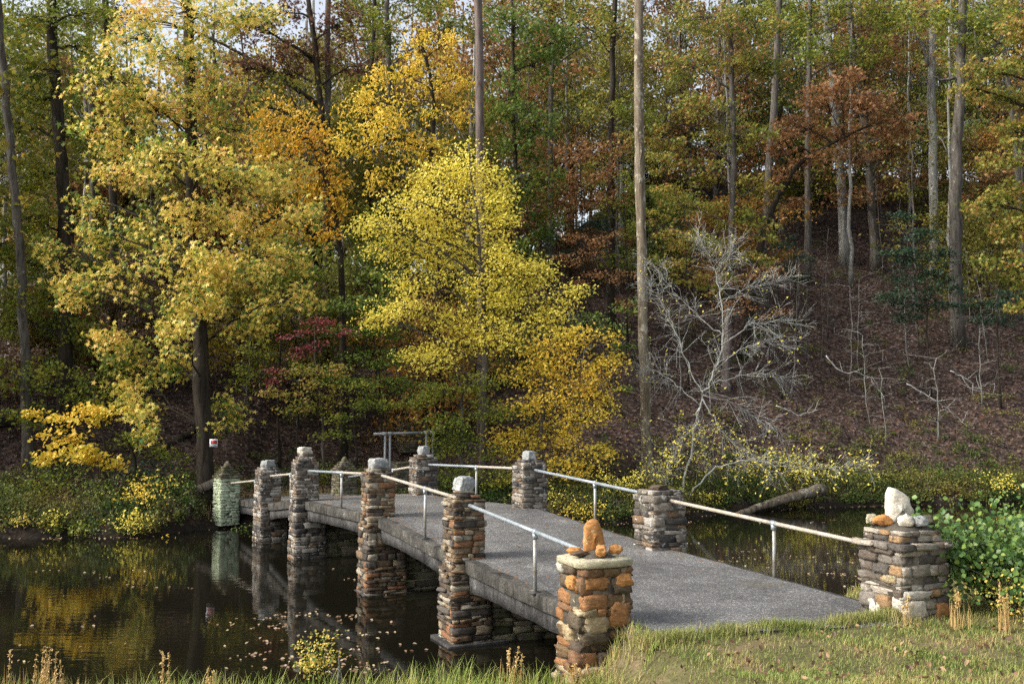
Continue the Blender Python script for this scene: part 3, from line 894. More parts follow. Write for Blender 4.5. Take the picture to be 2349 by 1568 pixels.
def tree(name, label, cat, tpx, D, r0, r1, clumps, leaf, size, mat, bark, group=None, dens=1.0, flat=.55, droop=0.0, tilt=.9, hang=0.0, twigs=True,
         limb_r=.055, base=None, crown_name="crown", extra=None, depthf=.8, per=26, toground=True, spread=.20, wig=.035, rgh=.05):
    """tpx: trunk as picture points at distance D; clumps: (px, py, rx, ry[, dD]) in the same picture units"""
    T = []
    for q in tpx:
        T.append(at(q[0], q[1], D + (q[2] if len(q) > 2 else 0)))
    T = np.array(T)
    if toground:
        g = gz(T[0][0], T[0][1]) - .25
        if g < T[0][2] or True:
            T[0] = (T[0][0], T[0][1], g)
    TP = trunk_pts(T, max(10, 4 * len(T)), wig)
    zs = np.linspace(0, 1, len(TP))
    R = r0 + (r1 - r0) * zs
    R[0] *= 1.45; R[1] *= 1.12
    org = TP[0].copy()
    root = empty(name, tuple(org))
    tag(root, label, cat, group)
    tb = MB(); tube(tb, TP, R, 12, rough=rgh)
    LC = []
    sc_ = D / F
    for c in clumps:
        px, py, rx, ry = c[:4]; dD = c[4] if len(c) > 4 else RND.uniform(-1, 1) * (rx + ry) * .3 * sc_
        C = at(px, py, D + dD)
        a, b_, h = rx * sc_, (rx * .6 + ry * .4) * depthf * sc_, ry * sc_
        n = int(dens * rx * ry * math.pi / max((size / sc_) ** 2 * (.26 if leaf == 'star' else .36), 1) * 2.1)
        m = max(3, n // per)
        # limb from the trunk
        hd = np.hypot(*(TP[:, :2] - C[:2]).T)
        want = C[2] - .45 * hd.min() - .2
        cand = np.abs(TP[:, 2] - want) + hd * .6
        k = int(np.argmin(cand[1:])) + 1
        S = TP[k]
        mid = S * .45 + C * .55 + np.array([0, 0, .22 * np.linalg.norm(C[:2] - S[:2]) + droop * .4])
        L = np.linalg.norm(C - S)
        rb = min(R[k] * .6, limb_r * (.5 + L * .12))
        lp = wiggle(bez(S, mid, C, 8), .05 * min(L, 2) * .6)
        tube(tb, lp, np.linspace(rb, rb * .35, 8), 6)
        d = RND.normal(0, 1, (m, 3)); d /= np.linalg.norm(d, axis=1)[:, None]
        rad = RND.uniform(.25, 1, m)[:, None] ** .6
        E = C + d * rad * np.array([a, b_, h])
        if droop: E[:, 2] -= droop * (((E[:, 0] - C[0]) / a) ** 2) * h
        if twigs:
            sel = range(m) if m < 26 else RND.choice(m, 26, replace=False)
            for q in sel:
                s0 = lp[RND.integers(4, 8)]
                md = s0 * .5 + E[q] * .5 + np.array([0, 0, .10 * L * .3 + .05])
                tube(tb, wiggle(bez(s0, md, E[q], 4), .03), [rb * .28 + .006, rb * .2 + .005, .008, .004], 4, cap=False)
        k_ = RND.integers(0, m, n)
        sg = spread * (1 + (a + h) * .22)
        LC.append(E[k_] + RND.normal(0, 1, (n, 3)) * np.array([sg, sg, sg * flat]))
    if extra: extra(tb, TP, R)
    tb.build("trunk", M[bark], root, True, org=org)
    if LC:
        V, Fq = leaves(np.concatenate(LC), size, leaf, tilt, hang)
        quads(crown_name, V - org, Fq, M[mat], root)
    return root

# --- the big star-leaved tree at the left end of the bridge
G1 = [(440, 20, 170, 60), (300, 90, 110, 60), (580, 40, 90, 60), (430, 130, 150, 55), (250, 190, 90, 60), (500, 210, 110, 55), (350, 250, 140, 55), (240, 320, 75, 70),
      (540, 300, 70, 45), (440, 360, 160, 55), (650, 400, 80, 50), (290, 400, 100, 50), (560, 420, 110, 50), (610, 510, 110, 50), (440, 500, 110, 55), (330, 540, 100, 42),
      (200, 540, 80, 36), (130, 590, 55, 42), (420, 600, 140, 42), (250, 640, 110, 40), (550, 630, 110, 42), (660, 590, 80, 50), (380, 690, 100, 34), (520, 700, 90, 34),
      (170, 680, 55, 34), (300, 810, 80, 36), (390, 830, 60, 44), (300, 900, 60, 46), (335, 965, 42, 40), (515, 930, 52, 34), (545, 955, 40, 34), (490, 985, 30, 18),
      (570, 760, 60, 34), (690, 690, 45, 40), (620, 700, 50, 36), (200, 470, 60, 40), (700, 480, 50, 40), (150, 640, 40, 30), (360, 850, 80, 44), (260, 780, 70, 40), (410, 770, 60, 44), (310, 930, 60, 46), (450, 690, 60, 50), (480, 640, 80, 50), (400, 740, 70, 40), (340, 1000, 34, 30)]
G1 = [(x, y, rx * .92, ry * .74, (RND.uniform(-3.2, -1.0) if abs(x - 450) < rx * .7 else RND.uniform(-2.2, 2.2))) for x, y, rx, ry in G1]
tree("sweetgum_tree", "big tree with yellow and green star shaped leaves rising behind the pale green pillar", "tree",
     [(478, 1110), (462, 900), (455, 700), (440, 450), (436, 200), (428, -60)], 38.6, .33, .19, G1, 'star', .21, "leaf_gold", "bark_dark", dens=.8, flat=.8, droop=.35, tilt=.8, limb_r=.05)
# --- bright yellow tree behind the bridge
G2 = [(1065, 385, 55, 55), (1010, 420, 70, 30), (1120, 430, 55, 34), (950, 470, 80, 30), (1110, 490, 80, 36), (880, 525, 75, 24), (1000, 530, 105, 32), (1130, 545, 55, 28),
      (895, 580, 75, 22), (1030, 590, 105, 32), (1170, 600, 60, 26), (960, 640, 90, 26), (1100, 650, 85, 28), (1225, 620, 40, 36), (930, 720, 95, 26), (1050, 720, 85, 26),
      (1170, 700, 75, 30), (1270, 690, 60, 20), (1330, 680, 30, 20), (1140, 765, 80, 26), (1270, 745, 75, 24), (860, 740, 40, 16), (1060, 790, 90, 22), (1000, 840, 70, 24), (955, 800, 40, 14)]
G2 = [(x + RND.uniform(-14, 14), y + RND.uniform(-12, 12), rx * RND.uniform(.7, 1.1), ry * RND.uniform(.9, 1.5)) for x, y, rx, ry in G2] + [(RND.uniform(850, 1330), RND.uniform(480, 800), 26, 16) for _ in range(14)]
G3 = [(x + RND.uniform(-10, 10), y + RND.uniform(-8, 8), rx * RND.uniform(.7, 1.05), ry * RND.uniform(.8, 1.4)) for x, y, rx, ry in [(1320, 785, 105, 24), (1250, 815, 95, 24), (1390, 820, 50, 24), (1330, 850, 95, 28), (1215, 865, 75, 24), (1370, 905, 60, 26), (1290, 905, 85, 28), (1210, 935, 85, 28),
      (1345, 960, 85, 28), (1265, 1000, 95, 32), (1370, 1040, 70, 28), (1185, 1015, 65, 28), (1290, 1085, 95, 26), (1215, 1105, 75, 26), (1410, 850, 35, 20), (1400, 780, 30, 14)]]
tree("yellow_tree", "bright lemon yellow tree with layered branches standing behind the middle of the bridge", "tree",
     [(1108, 1120), (1110, 900), (1112, 700), (1095, 520), (1075, 330)], 43.0, .19, .03, G2, 'oval', .135, "leaf_lemon", "bark_grey", dens=.95, flat=.55, tilt=.6, limb_r=.05, spread=.26, per=16)
tree("golden_tree", "golden amber small tree spreading low over the bridge rail", "tree",
     [(1236, 1150), (1240, 1000), (1245, 880), (1262, 770)], 42.2, .13, .03, G3, 'oval', .14, "leaf_amber", "bark_grey", dens=.9, flat=.5, tilt=.6, limb_r=.045, spread=.22, per=16)
G4 = [(1010, 900, 70, 26), (1090, 880, 70, 26), (960, 920, 50, 22), (1120, 945, 75, 30), (1020, 975, 65, 30), (1090, 1025, 75, 30), (1040, 1090, 55, 26), (1140, 1095, 65, 26), (1000, 1030, 40, 26)]
tree("olive_tree_small", "thin understory tree with sparse yellow green leaves just left of the golden tree", "tree",
     [(1062, 1140), (1062, 1020), (1060, 900), (1050, 850)], 41.4, .09, .02, G4, 'oval', .13, "leaf_olive", "bark_grey", dens=.75, flat=.4, tilt=.6, limb_r=.035)
bpy.data.objects["olive_tree_small"].name = "understory_tree"
# --- orange tree right of the star-leaved one, and a golden one beyond
tree("orange_tree", "orange yellow tree with drooping sprays right of the big star leaved tree", "tree",
     [(792, 760), (783, 560), (760, 430), (700, 300), (660, 200)], 47.0, .17, .05,
     [(640, 260, 75, 40), (700, 320, 85, 45), (620, 360, 75, 45), (730, 390, 65, 40), (680, 440, 75, 45), (755, 480, 50, 40), (640, 510, 60, 36), (735, 550, 55, 26), (790, 470, 30, 20), (600, 300, 40, 30), (770, 420, 40, 30)],
     'lance', .22, "leaf_orange", "bark_dark", dens=1.0, flat=.8, droop=.3, tilt=.9, hang=.5)
tree("gold_orange_tree", "amber tree with crooked dark limbs left of the tall pine trunk", "tree",
     [(1010, 720), (1005, 520), (985, 380), (1000, 240), (960, 60)], 51.0, .2, .07,
     [(960, 110, 50, 36), (1030, 105, 40, 34), (910, 170, 70, 38), (1000, 180, 75, 42), (845, 240, 75, 38), (940, 255, 85, 40), (1045, 250, 36, 44), (885, 320, 85, 40), (980, 340, 75, 36), (800, 330, 45, 40), (900, 415, 75, 30), (1000, 410, 50, 30), (1060, 180, 30, 30)],
     'lance', .23, "leaf_amber", "bark_dark", dens=.85, flat=.8, droop=.3, tilt=.9, hang=.4)
tree("green_maple", "green leaved tree immediately right of the tall pine trunk", "tree",
     [(1195, 880), (1188, 600), (1180, 300), (1172, -40)], 56.0, .17, .08,
     [(1180, 60, 80, 50), (1230, 150, 75, 50), (1160, 230, 60, 50), (1230, 290, 70, 45), (1180, 360, 60, 45), (1230, 420, 65, 40), (1160, 470, 60, 40), (1290, 90, 50, 50), (1250, 520, 50, 30), (1200, 580, 50, 30)],
     'star', .24, "leaf_green", "bark_dark", dens=.72, flat=.7)
tree("maple_tree", "green and orange maple spreading right of the broken bark snag", "tree",
     [(1664, 900), (1674, 640), (1682, 400), (1680, 200), (1672, -50)], 58.0, .24, .12,
     [(1620, 40, 100, 45), (1730, 60, 80, 45), (1690, 150, 90, 36), (1570, 150, 60, 45), (1600, 250, 90, 34), (1760, 150, 60, 40), (1530, 320, 60, 32), (1690, 310, 90, 34), (1610, 390, 80, 34),
      (1740, 430, 60, 34), (1560, 470, 70, 32), (1680, 500, 70, 28), (1755, 530, 40, 26), (1600, 560, 80, 28), (1720, 600, 55, 26), (1540, 620, 50, 24), (1650, 650, 60, 24)],
     'star', .23, "leaf_mixed", "bark_grey", dens=.68, flat=.5, limb_r=.07)
tree("rust_oak", "leaning oak holding rust brown leaves upslope right of the maple", "tree",
     [(1700, 720), (1740, 560), (1790, 430), (1860, 350), (1990, 290)], 60.0, .26, .06,
     [(1890, 230, 75, 36), (1990, 250, 85, 36), (1840, 300, 75, 34), (1940, 310, 95, 30), (2050, 305, 60, 24), (1860, 360, 65, 26), (1970, 360, 50, 18), (1800, 400, 50, 24), (1790, 330, 40, 30), (2080, 280, 40, 18), (1930, 180, 60, 28), (1820, 460, 40, 20)],
     'star', .25, "leaf_rust", "bark_dark", dens=.75, flat=.5, limb_r=.09)
# --- right edge boughs
tree("right_maple", "yellow and orange maple reaching in over the right edge of the photo", "tree",
     [(2480, 1050), (2470, 700), (2450, 400), (2420, 100), (2400, -80)], 49.0, .25, .1,
     [(2250, 160, 70, 22), (2330, 150, 60, 26), (2300, 230, 70, 30), (2220, 210, 40, 20), (2340, 310, 60, 34), (2290, 370, 60, 22), (2330, 440, 70, 24), (2260, 470, 50, 18), (2320, 530, 60, 24), (2290, 600, 50, 22), (2340, 640, 50, 26),
      (2345, 60, 60, 40), (2330, 700, 36, 20), (2360, 500, 40, 40)],
     'star', .21, "leaf_mixed", "bark_dark", dens=1.0, flat=.45, limb_r=.07)
# --- left edge trees
tree("dark_oak", "dark trunked oak with green leaves left of the big star leaved tree", "tree",
     [(152, 930), (150, 640), (146, 430), (128, 220), (115, -60)], 45.0, .33, .22,
     [(60, 40, 90, 50), (180, 30, 70, 45), (40, 140, 70, 50), (100, 230, 70, 50), (200, 120, 50, 45), (30, 300, 60, 50), (80, 400, 80, 50), (180, 300, 45, 50), (60, 500, 80, 45), (40, 600, 60, 45), (110, 680, 60, 40), (50, 740, 60, 40), (190, 760, 50, 36)],
     'star', .20, "leaf_olive", "bark_dark", dens=.72, flat=.7, limb_r=.1)
tree("grey_oak", "grey trunked tree closest to the left edge of the photo", "tree",
     [(66, 1030), (58, 800), (42, 540), (20, 300), (5, 100), (-10, -60)], 42.5, .22, .14,
     [(20, 850, 60, 40), (60, 900, 50, 36), (15, 760, 40, 30), (90, 560, 40, 30), (20, 680, 50, 30)],
     'oval', .17, "leaf_olive", "bark_grey", dens=.45, flat=.7)
tree("red_dogwood", "small tree with crimson leaves between the star leaved tree and the yellow tree", "tree",
     [(745, 1080), (740, 960), (725, 860), (722, 760)], 44.0, .08, .02,
     [(720, 745, 55, 16), (770, 765, 40, 13), (680, 770, 40, 14), (735, 800, 55, 14), (690, 815, 40, 12), (640, 865, 40, 20), (610, 880, 30, 18)],
     'oval', .15, "leaf_red", "bark_grey", dens=.5, flat=.3, tilt=.5, limb_r=.03)
U = "understory trees on the far bank"
def under(label, tpx, D, clumps, mat, size=.15, dens=.8, shape='oval', flat=.35, tilt=.55):
    return tree("understory_tree", label, "tree", tpx, D, .07, .02, clumps, shape, size, mat, "bark_dark", U, dens=dens, flat=flat, tilt=tilt, limb_r=.03)
under("leafy green understory tree right of the crimson dogwood", [(880, 1060), (870, 900), (850, 700)], 45.5,
      [(850, 700, 70, 24), (780, 700, 50, 22), (900, 760, 60, 22), (820, 760, 60, 22), (870, 820, 70, 24), (790, 860, 60, 24), (900, 880, 60, 22), (840, 920, 60, 22), (870, 640, 50, 22)], "leaf_green", .15, .9)
under("dull red and green understory tree left below the crimson dogwood", [(690, 1090), (680, 960), (690, 860)], 43.5,
      [(690, 850, 60, 20), (640, 900, 50, 18), (730, 890, 60, 20), (680, 930, 60, 20), (770, 850, 50, 20), (760, 930, 60, 20)], "leaf_mixed", .15, .8)
under("yellow green understory tree under the left boughs of the yellow tree", [(820, 1090), (815, 980), (800, 900)], 42.0,
      [(800, 960, 50, 16), (860, 930, 60, 18), (780, 1000, 50, 14), (830, 890, 50, 18)], "leaf_olive", .13, .7)
under("green tree low behind the hanging boughs of the star leaved tree", [(640, 1050), (640, 850), (650, 600)], 46.0,
      [(650, 620, 60, 40), (700, 650, 50, 36), (620, 720, 60, 30), (720, 600, 40, 50), (600, 800, 50, 30), (650, 560, 60, 40), (560, 860, 50, 24)], "leaf_olive", .17, .6, flat=.6)
under("slender yellow leaved understory tree at the left bank beneath the dark oak", [(250, 1150), (235, 1000), (215, 900)], 38.0,
      [(180, 960, 70, 20), (130, 1000, 60, 20), (230, 950, 60, 24), (170, 1040, 80, 22), (250, 1050, 60, 22), (120, 1060, 50, 16), (90, 950, 40, 16)], "leaf_amber", .16, .8, 'round')
under("yellow green bushy tree behind the slender yellow one on the left bank", [(320, 1130), (290, 980), (260, 850)], 41.0,
      [(220, 860, 60, 30), (270, 820, 50, 30), (180, 900, 60, 30), (260, 920, 60, 30), (330, 1010, 60, 24), (380, 1050, 50, 20), (100, 860, 50, 30), (60, 950, 60, 30)], "leaf_olive", .16, .75, flat=.6)
under("dark green understory tree between the two left trunks", [(110, 1030), (105, 900), (100, 780)], 47.0,
      [(100, 640, 60, 40), (180, 620, 60, 40), (110, 740, 60, 36), (200, 700, 50, 40), (30, 700, 50, 40), (130, 820, 60, 30), (220, 780, 60, 36), (240, 560, 60, 40)], "leaf_green", .19, .6, flat=.7)
under("rust and green understory tree left of the broken bark snag", [(1400, 900), (1395, 800), (1390, 600)], 54.0,
      [(1330, 590, 60, 20), (1390, 560, 50, 22), (1430, 640, 50, 20), (1350, 640, 50, 18), (1420, 700, 40, 18), (1310, 540, 40, 16)], "leaf_rust", .16, .5)
under("green and yellow understory tree behind the golden tree", [(1395, 1000), (1390, 900), (1385, 780)], 50.0,
      [(1400, 760, 50, 18), (1440, 700, 40, 18), (1450, 800, 40, 16), (1360, 730, 50, 16), (1440, 900, 30, 14)], "leaf_green", .14, .6)
under("dark evergreen hemlock spreading in front of the forked grey trunk", [(2130, 800), (2125, 700), (2110, 560)], 58.0,
      [(2110, 540, 50, 24), (2070, 590, 60, 22), (2150, 590, 60, 22), (2100, 640, 80, 24), (2170, 660, 60, 22), (2050, 680, 60, 20), (2120, 700, 80, 20), (2200, 700, 40, 16), (2080, 730, 50, 16), (2060, 500, 40, 18)], "leaf_dkgreen", .17, .75)
under("small dark evergreen at the right edge behind the orange boughs", [(2290, 800), (2285, 720), (2290, 660)], 57.0,
      [(2280, 700, 50, 18), (2320, 680, 40, 20), (2250, 730, 40, 14), (2310, 730, 50, 16)], "leaf_dkgreen", .16, .7)
under("small orange shrub like tree right of the bare white branched tree", [(1790, 800), (1780, 700), (1770, 600)], 56.0,
      [(1700, 640, 50, 18), (1760, 620, 40, 20), (1690, 700, 60, 20), (1760, 720, 50, 12), (1620, 640, 50, 18)], "leaf_rust", .16, .6)
under("green and orange understory tree left of the maple trunk", [(1580, 860), (1575, 700), (1570, 480)], 55.0,
      [(1540, 440, 60, 26), (1600, 480, 60, 26), (1560, 540, 60, 24), (1620, 560, 50, 22), (1530, 600, 50, 20), (1590, 640, 50, 18), (1500, 500, 40, 24), (1510, 380, 40, 30)], "leaf_mixed", .19, .6, 'star')
under("rust leaved understory tree high between the green tree and the snag", [(1340, 700), (1335, 500), (1330, 350)], 60.0,
      [(1320, 350, 60, 34), (1380, 400, 50, 30), (1290, 420, 50, 30), (1350, 460, 60, 28), (1420, 460, 40, 26), (1300, 490, 40, 22), (1400, 340, 40, 30), (1430, 540, 30, 20)], "leaf_rust", .2, .5, 'star', flat=.6)
under("dark evergreen understory tree in the hollow right of the yellow tree", [(1260, 860), (1255, 700), (1250, 560)], 58.0,
      [(1240, 560, 50, 26), (1290, 600, 50, 24), (1320, 660, 50, 20), (1230, 640, 40, 20), (1360, 520, 40, 24)], "leaf_dkgreen", .17, .6)
under("dark green low evergreen left of the leaning oak's foot", [(1830, 700), (1825, 640), (1820, 560)], 62.0,
      [(1810, 560, 40, 20), (1850, 590, 36, 18), (1790, 610, 30, 14), (1840, 640, 36, 12)], "leaf_dkgreen", .16, .5)
under("olive understory tree between the snag and the thin dark trunk", [(1440, 860), (1438, 600), (1430, 420)], 59.0,
      [(1440, 420, 36, 30), (1410, 480, 40, 28), (1450, 530, 36, 24), (1420, 600, 40, 22), (1500, 280, 40, 30), (1440, 250, 40, 34)], "leaf_olive", .19, .55, 'star', flat=.6)
hill_trunk_spec = [("tall olive leaved tree topping the frame behind the amber tree", [(905, 700), (900, 400), (890, 100), (885, -80)], 62.0, [(850, 10, 80, 44), (930, 0, 80, 44), (1010, 20, 70, 40), (1060, 60, 50, 40), (880, 80, 60, 40), (790, 20, 60, 40)], "leaf_olive"),
    ("tall rust and green tree topping the frame just right of the pine trunk", [(1260, 640), (1262, 400), (1265, 100), (1262, -80)], 66.0, [(1130, 20, 60, 40), (1240, 10, 80, 44), (1330, 30, 70, 40), (1400, 20, 70, 44), (1290, 100, 60, 40), (1470, 60, 60, 40)], "leaf_mixed"),
    ("tall olive tree topping the frame above the rust oak", [(1850, 500), (1852, 300), (1856, 100), (1860, -80)], 72.0, [(1780, 20, 70, 40), (1860, 30, 80, 44), (1950, 10, 80, 44), (2040, 30, 70, 44), (1900, 110, 70, 40), (2010, 120, 60, 40)], "leaf_olive"),
    ("tall mixed tree topping the frame at the upper right corner", [(2350, 560), (2330, 300), (2300, 100), (2290, -80)], 70.0, [(2250, 20, 80, 50), (2330, 50, 60, 50), (2180, 120, 60, 44), (2110, 40, 60, 44)], "leaf_mixed"),
    ("tall olive tree topping the frame left of the star leaved tree", [(215, 700), (212, 400), (205, 100), (200, -80)], 60.0, [(200, 20, 80, 50), (120, 60, 70, 50), (280, 40, 70, 50), (230, 130, 60, 50), (20, 60, 60, 50)], "leaf_olive")]
for lb, tp, Dd, cl_, mt_ in hill_trunk_spec:
    tree("hillside_tree", lb, "tree", tp, Dd, .22, .14, cl_, 'star', .26, mt_, "bark_grey", "tall bare trunked trees on the hillside", dens=.5, flat=.8)
# overhead tree whose top fills the upper left centre with dark maroon leaves
tree("maroon_tree", "tree with dark maroon brown leaves and crooked limbs high behind the star leaved tree", "tree",
     [(745, 760), (750, 450), (735, 200), (700, -60)], 56.0, .26, .12,
     [(560, 60, 80, 50), (640, 30, 70, 45), (700, 120, 80, 50), (560, 160, 60, 40), (640, 170, 60, 40), (780, 60, 70, 50), (240, 40, 60, 40), (830, 150, 60, 40), (560, 250, 50, 30)],
     'star', .24, "leaf_maroon", "bark_dark", dens=.55, flat=.8, limb_r=.1)

# --- bare trunks that stand out
def extra_limbs(limbs, D, r=.05):
    def f(tb, TP, R):
        for L in limbs:
            P = np.array([at(q[0], q[1], D + (q[2] if len(q) > 2 else 0)) for q in L[0]])
            P = trunk_pts(P, max(6, 3 * len(P)), .03)
            tube(tb, P, np.linspace(L[1], L[1] * .35, len(P)), 7)
    return f
tree("snag", "straight dead trunk with pale peeling broken bark standing behind the bridge", "tree",
     [(1486, 1110), (1480, 900), (1474, 700), (1468, 400), (1464, 200), (1467, -60)], 45.0, .25, .20, [], 'oval', .1, "leaf_olive", "bark_snag", wig=.012, rgh=.12,
     extra=extra_limbs([([(1468, 420, -.2), (1470, 330, -.25)], .05), ([(1470, 40), (1478, 20), (1482, 5)], .05)], 45.0))
tree("pine_trunk", "tall straight reddish grey pine trunk rising above the yellow tree", "tree",
     [(1106, 980), (1104, 700), (1101, 300), (1096, -80)], 50.0, .25, .21, [], 'oval', .1, "leaf_olive", "bark_pine", wig=.008)
tree("forked_oak", "thick grey trunk forking high, behind the dark evergreen", "tree",
     [(2196, 735), (2192, 520), (2196, 300), (2205, 170), (2210, -60)], 64.0, .42, .25,
     [(2200, 60, 70, 40), (2120, 30, 70, 40), (2280, 40, 60, 40), (2240, 110, 50, 30)], 'star', .27, "leaf_olive", "bark_grey", dens=.5,
     extra=extra_limbs([([(2204, 200), (2260, 125), (2310, 80), (2345, 10)], .15), ([(2190, 180), (2160, 185), (2140, 175)], .12)], 64.0))
HT = "tall bare trunked trees on the hillside"
def hill_trunk(label, tpx, D, r0, r1, bark="bark_grey", cl=None, mat="leaf_olive", ex=None, dens=.5):
    return tree("hillside_tree", label, "tree", tpx, D, r0, r1, cl or [], 'quad', .27, mat, bark, HT, dens=dens, extra=ex, flat=.7, twigs=True)
hill_trunk("pale spotted trunk immediately left of the forked oak on the slope", [(2143, 545), (2138, 300), (2138, 100), (2142, -60)], 74.0, .34, .26, "bark_pale", [(2140, 40, 70, 50), (2090, 90, 50, 40)], "leaf_rust",
           extra_limbs([([(2130, 150), (2110, 90), (2080, 30), (2060, -30)], .14)], 74.0))
hill_trunk("grey trunk rising through the rust oak, left one of the close pair", [(1937, 535), (1925, 350), (1910, 200), (1895, 60), (1885, -60)], 76.0, .36, .24, "bark_pale", [(1870, 40, 60, 40), (1930, 60, 50, 40)], "leaf_rust",
           extra_limbs([([(1905, 150), (1870, 90), (1845, 20), (1835, -40)], .12)], 76.0))
hill_trunk("grey trunk rising through the rust oak, right one of the close pair", [(2010, 545), (1995, 400), (1980, 250), (1955, 100), (1935, -60)], 75.0, .30, .22, "bark_grey", [(1990, 60, 60, 45), (1960, 130, 50, 30)], "leaf_mixed")
hill_trunk("thin dark trunk wrapped by leaves left of the snag", [(1402, 760), (1400, 500), (1404, 250), (1410, -60)], 62.0, .26, .16, "bark_dark", [(1390, 250, 60, 45), (1430, 330, 50, 40), (1370, 400, 50, 36), (1420, 80, 70, 45), (1340, 60, 60, 45)], "leaf_mixed")
hill_trunk("grey trunk between the rust oak and the maple", [(1752, 720), (1755, 500), (1775, 250), (1785, 60), (1790, -60)], 66.0, .28, .2, "bark_grey", [(1800, 60, 60, 45), (1840, 120, 50, 36)], "leaf_olive")
hill_trunk("dark double trunk between the orange tree and the amber tree", [(755, 820), (752, 500), (750, 250), (752, -60)], 57.0, .22, .16, "bark_grey", [(800, 560, 50, 30), (860, 500, 40, 30), (820, 30, 70, 40), (870, 90, 60, 40)], "leaf_olive")
hill_trunk("slim grey trunk a little right of the green leaved tree", [(1310, 600), (1312, 400), (1308, 200), (1300, -60)], 84.0, .28, .2, "bark_dark", [(1310, 60, 80, 50), (1330, 170, 60, 50), (1290, 300, 60, 40)], "leaf_rust")
hill_trunk("dim trunk behind the left boughs of the star leaved tree", [(262, 800), (262, 500), (250, 200), (240, -60)], 55.0, .24, .18, "bark_dark", [(210, 60, 70, 50), (300, 500, 60, 40)], "leaf_olive")
hill_trunk("slim trunk in the shade left of the amber tree", [(848, 760), (845, 500), (850, 250), (860, -60)], 60.0, .17, .12, "bark_dark", [(860, 560, 50, 34), (850, 480, 50, 34), (920, 600, 50, 30)], "leaf_olive")
hill_trunk("brown short stemmed trunk behind the bare white branched tree", [(1664, 950), (1668, 800), (1672, 700)], 55.5, .22, .2, "bark_pine")

# --- bare pale branching tree on the shore
def bare_tree():
    D = 42.5
    mains = [([(1560, 1135), (1590, 1010), (1612, 910), (1640, 850), (1660, 780), (1656, 690), (1640, 620), (1618, 570), (1600, 535)], .085, .012),
             ([(1612, 905), (1570, 820), (1545, 740), (1510, 680), (1480, 640)], .05, .008),
             ([(1606, 930), (1550, 880), (1500, 850), (1470, 845)], .04, .008),
             ([(1655, 790), (1720, 745), (1780, 738), (1850, 745)], .045, .006),
             ([(1658, 770), (1590, 715), (1530, 650), (1490, 600)], .045, .006),
             ([(1656, 700), (1700, 665), (1750, 650), (1810, 640)], .035, .005),
             ([(1640, 850), (1700, 800), (1760, 780), (1810, 800)], .045, .006),
             ([(1625, 880), (1700, 860), (1770, 860), (1820, 875)], .045, .006),
             ([(1612, 915), (1650, 980), (1700, 1040), (1780, 1090)], .05, .006),
             ([(1612, 915), (1590, 980), (1550, 1030), (1530, 1070)], .035, .005),
             ([(1612, 905), (1680, 920), (1740, 960), (1790, 985)], .04, .005),
             ([(1645, 640), (1670, 600), (1680, 560)], .02, .004),
             ([(1605, 930), (1610, 1000), (1620, 1060)], .025, .004),
             ([(1570, 1120), (1640, 1070), (1720, 1050), (1800, 1068), (1900, 1072), (1990, 1065)], .075, .015),
             ([(1560, 1130), (1530, 1110), (1500, 1090), (1488, 1040)], .05, .01)]
    base = at(1560, 1135, D); base[2] = gz(base[0], base[1]) - .2
    root = empty("bare_tree", tuple(base))
    tag(root, "pale bare branched tree with few yellow leaves on the shore right of the snag", "tree")
    tb = MB(); LC = []
    for gi, (pts, r0, r1) in enumerate(mains):
        n = len(pts)
        dsl = RND.uniform(-1.3, 1.3) if gi else 0
        P = np.array([at(x, y, D + dsl * (k / (n - 1))) for k, (x, y) in enumerate(pts)])
        if pts[0][1] > 1115: P[0][2] = gz(P[0][0], P[0][1]) - .2
        P = trunk_pts(P, n * 5, .04)
        R = np.linspace(r0 * .6, r1 * .7, len(P))
        tube(tb, P, R, 7)
        T = unit(P[-1] - P[0])
        for k in range(len(P) // 4, len(P)):
            for _ in range(3):
                f = k / len(P)
                d = unit(T * .6 + RND.normal(0, .6, 3) + [0, 0, -.22])
                L = RND.uniform(.5, 1.5) * (1.15 - f * .4)
                E = P[k] + d * L
                md = P[k] + d * L * .5 + RND.normal(0, .06, 3) + [0, 0, .06]
                Q = wiggle(bez(P[k], md, E, 6), .012)
                tube(tb, Q, np.linspace(min(R[k] * .5, .011), .004, 6), 4, cap=False)
                for _2 in range(3):
                    j = RND.integers(1, 5)
                    E2 = Q[j] + unit(d + RND.normal(0, .5, 3)) * RND.uniform(.25, .7)
                    tube(tb, wiggle(bez(Q[j], (Q[j] + E2) / 2 + [0, 0, .03], E2, 4), .012), np.linspace(.007, .003, 4), 3, cap=False)
                    if RND.random() < (.55 if pts[-1][1] > 1000 else .13): LC.append(E2)
                    if pts[-1][1] > 1030 and RND.random() < .7: LC.append(E2 + RND.normal(0, .12, 3)); LC.append(Q[j] + RND.normal(0, .12, 3))
    tb.build("trunk", M["bark_white"], root, True, org=base)
    V, Fq = leaves(np.array(LC), .12, 'oval', .7)
    quads("leaves", V - base, Fq, M["leaf_lemon"], root)
bare_tree()

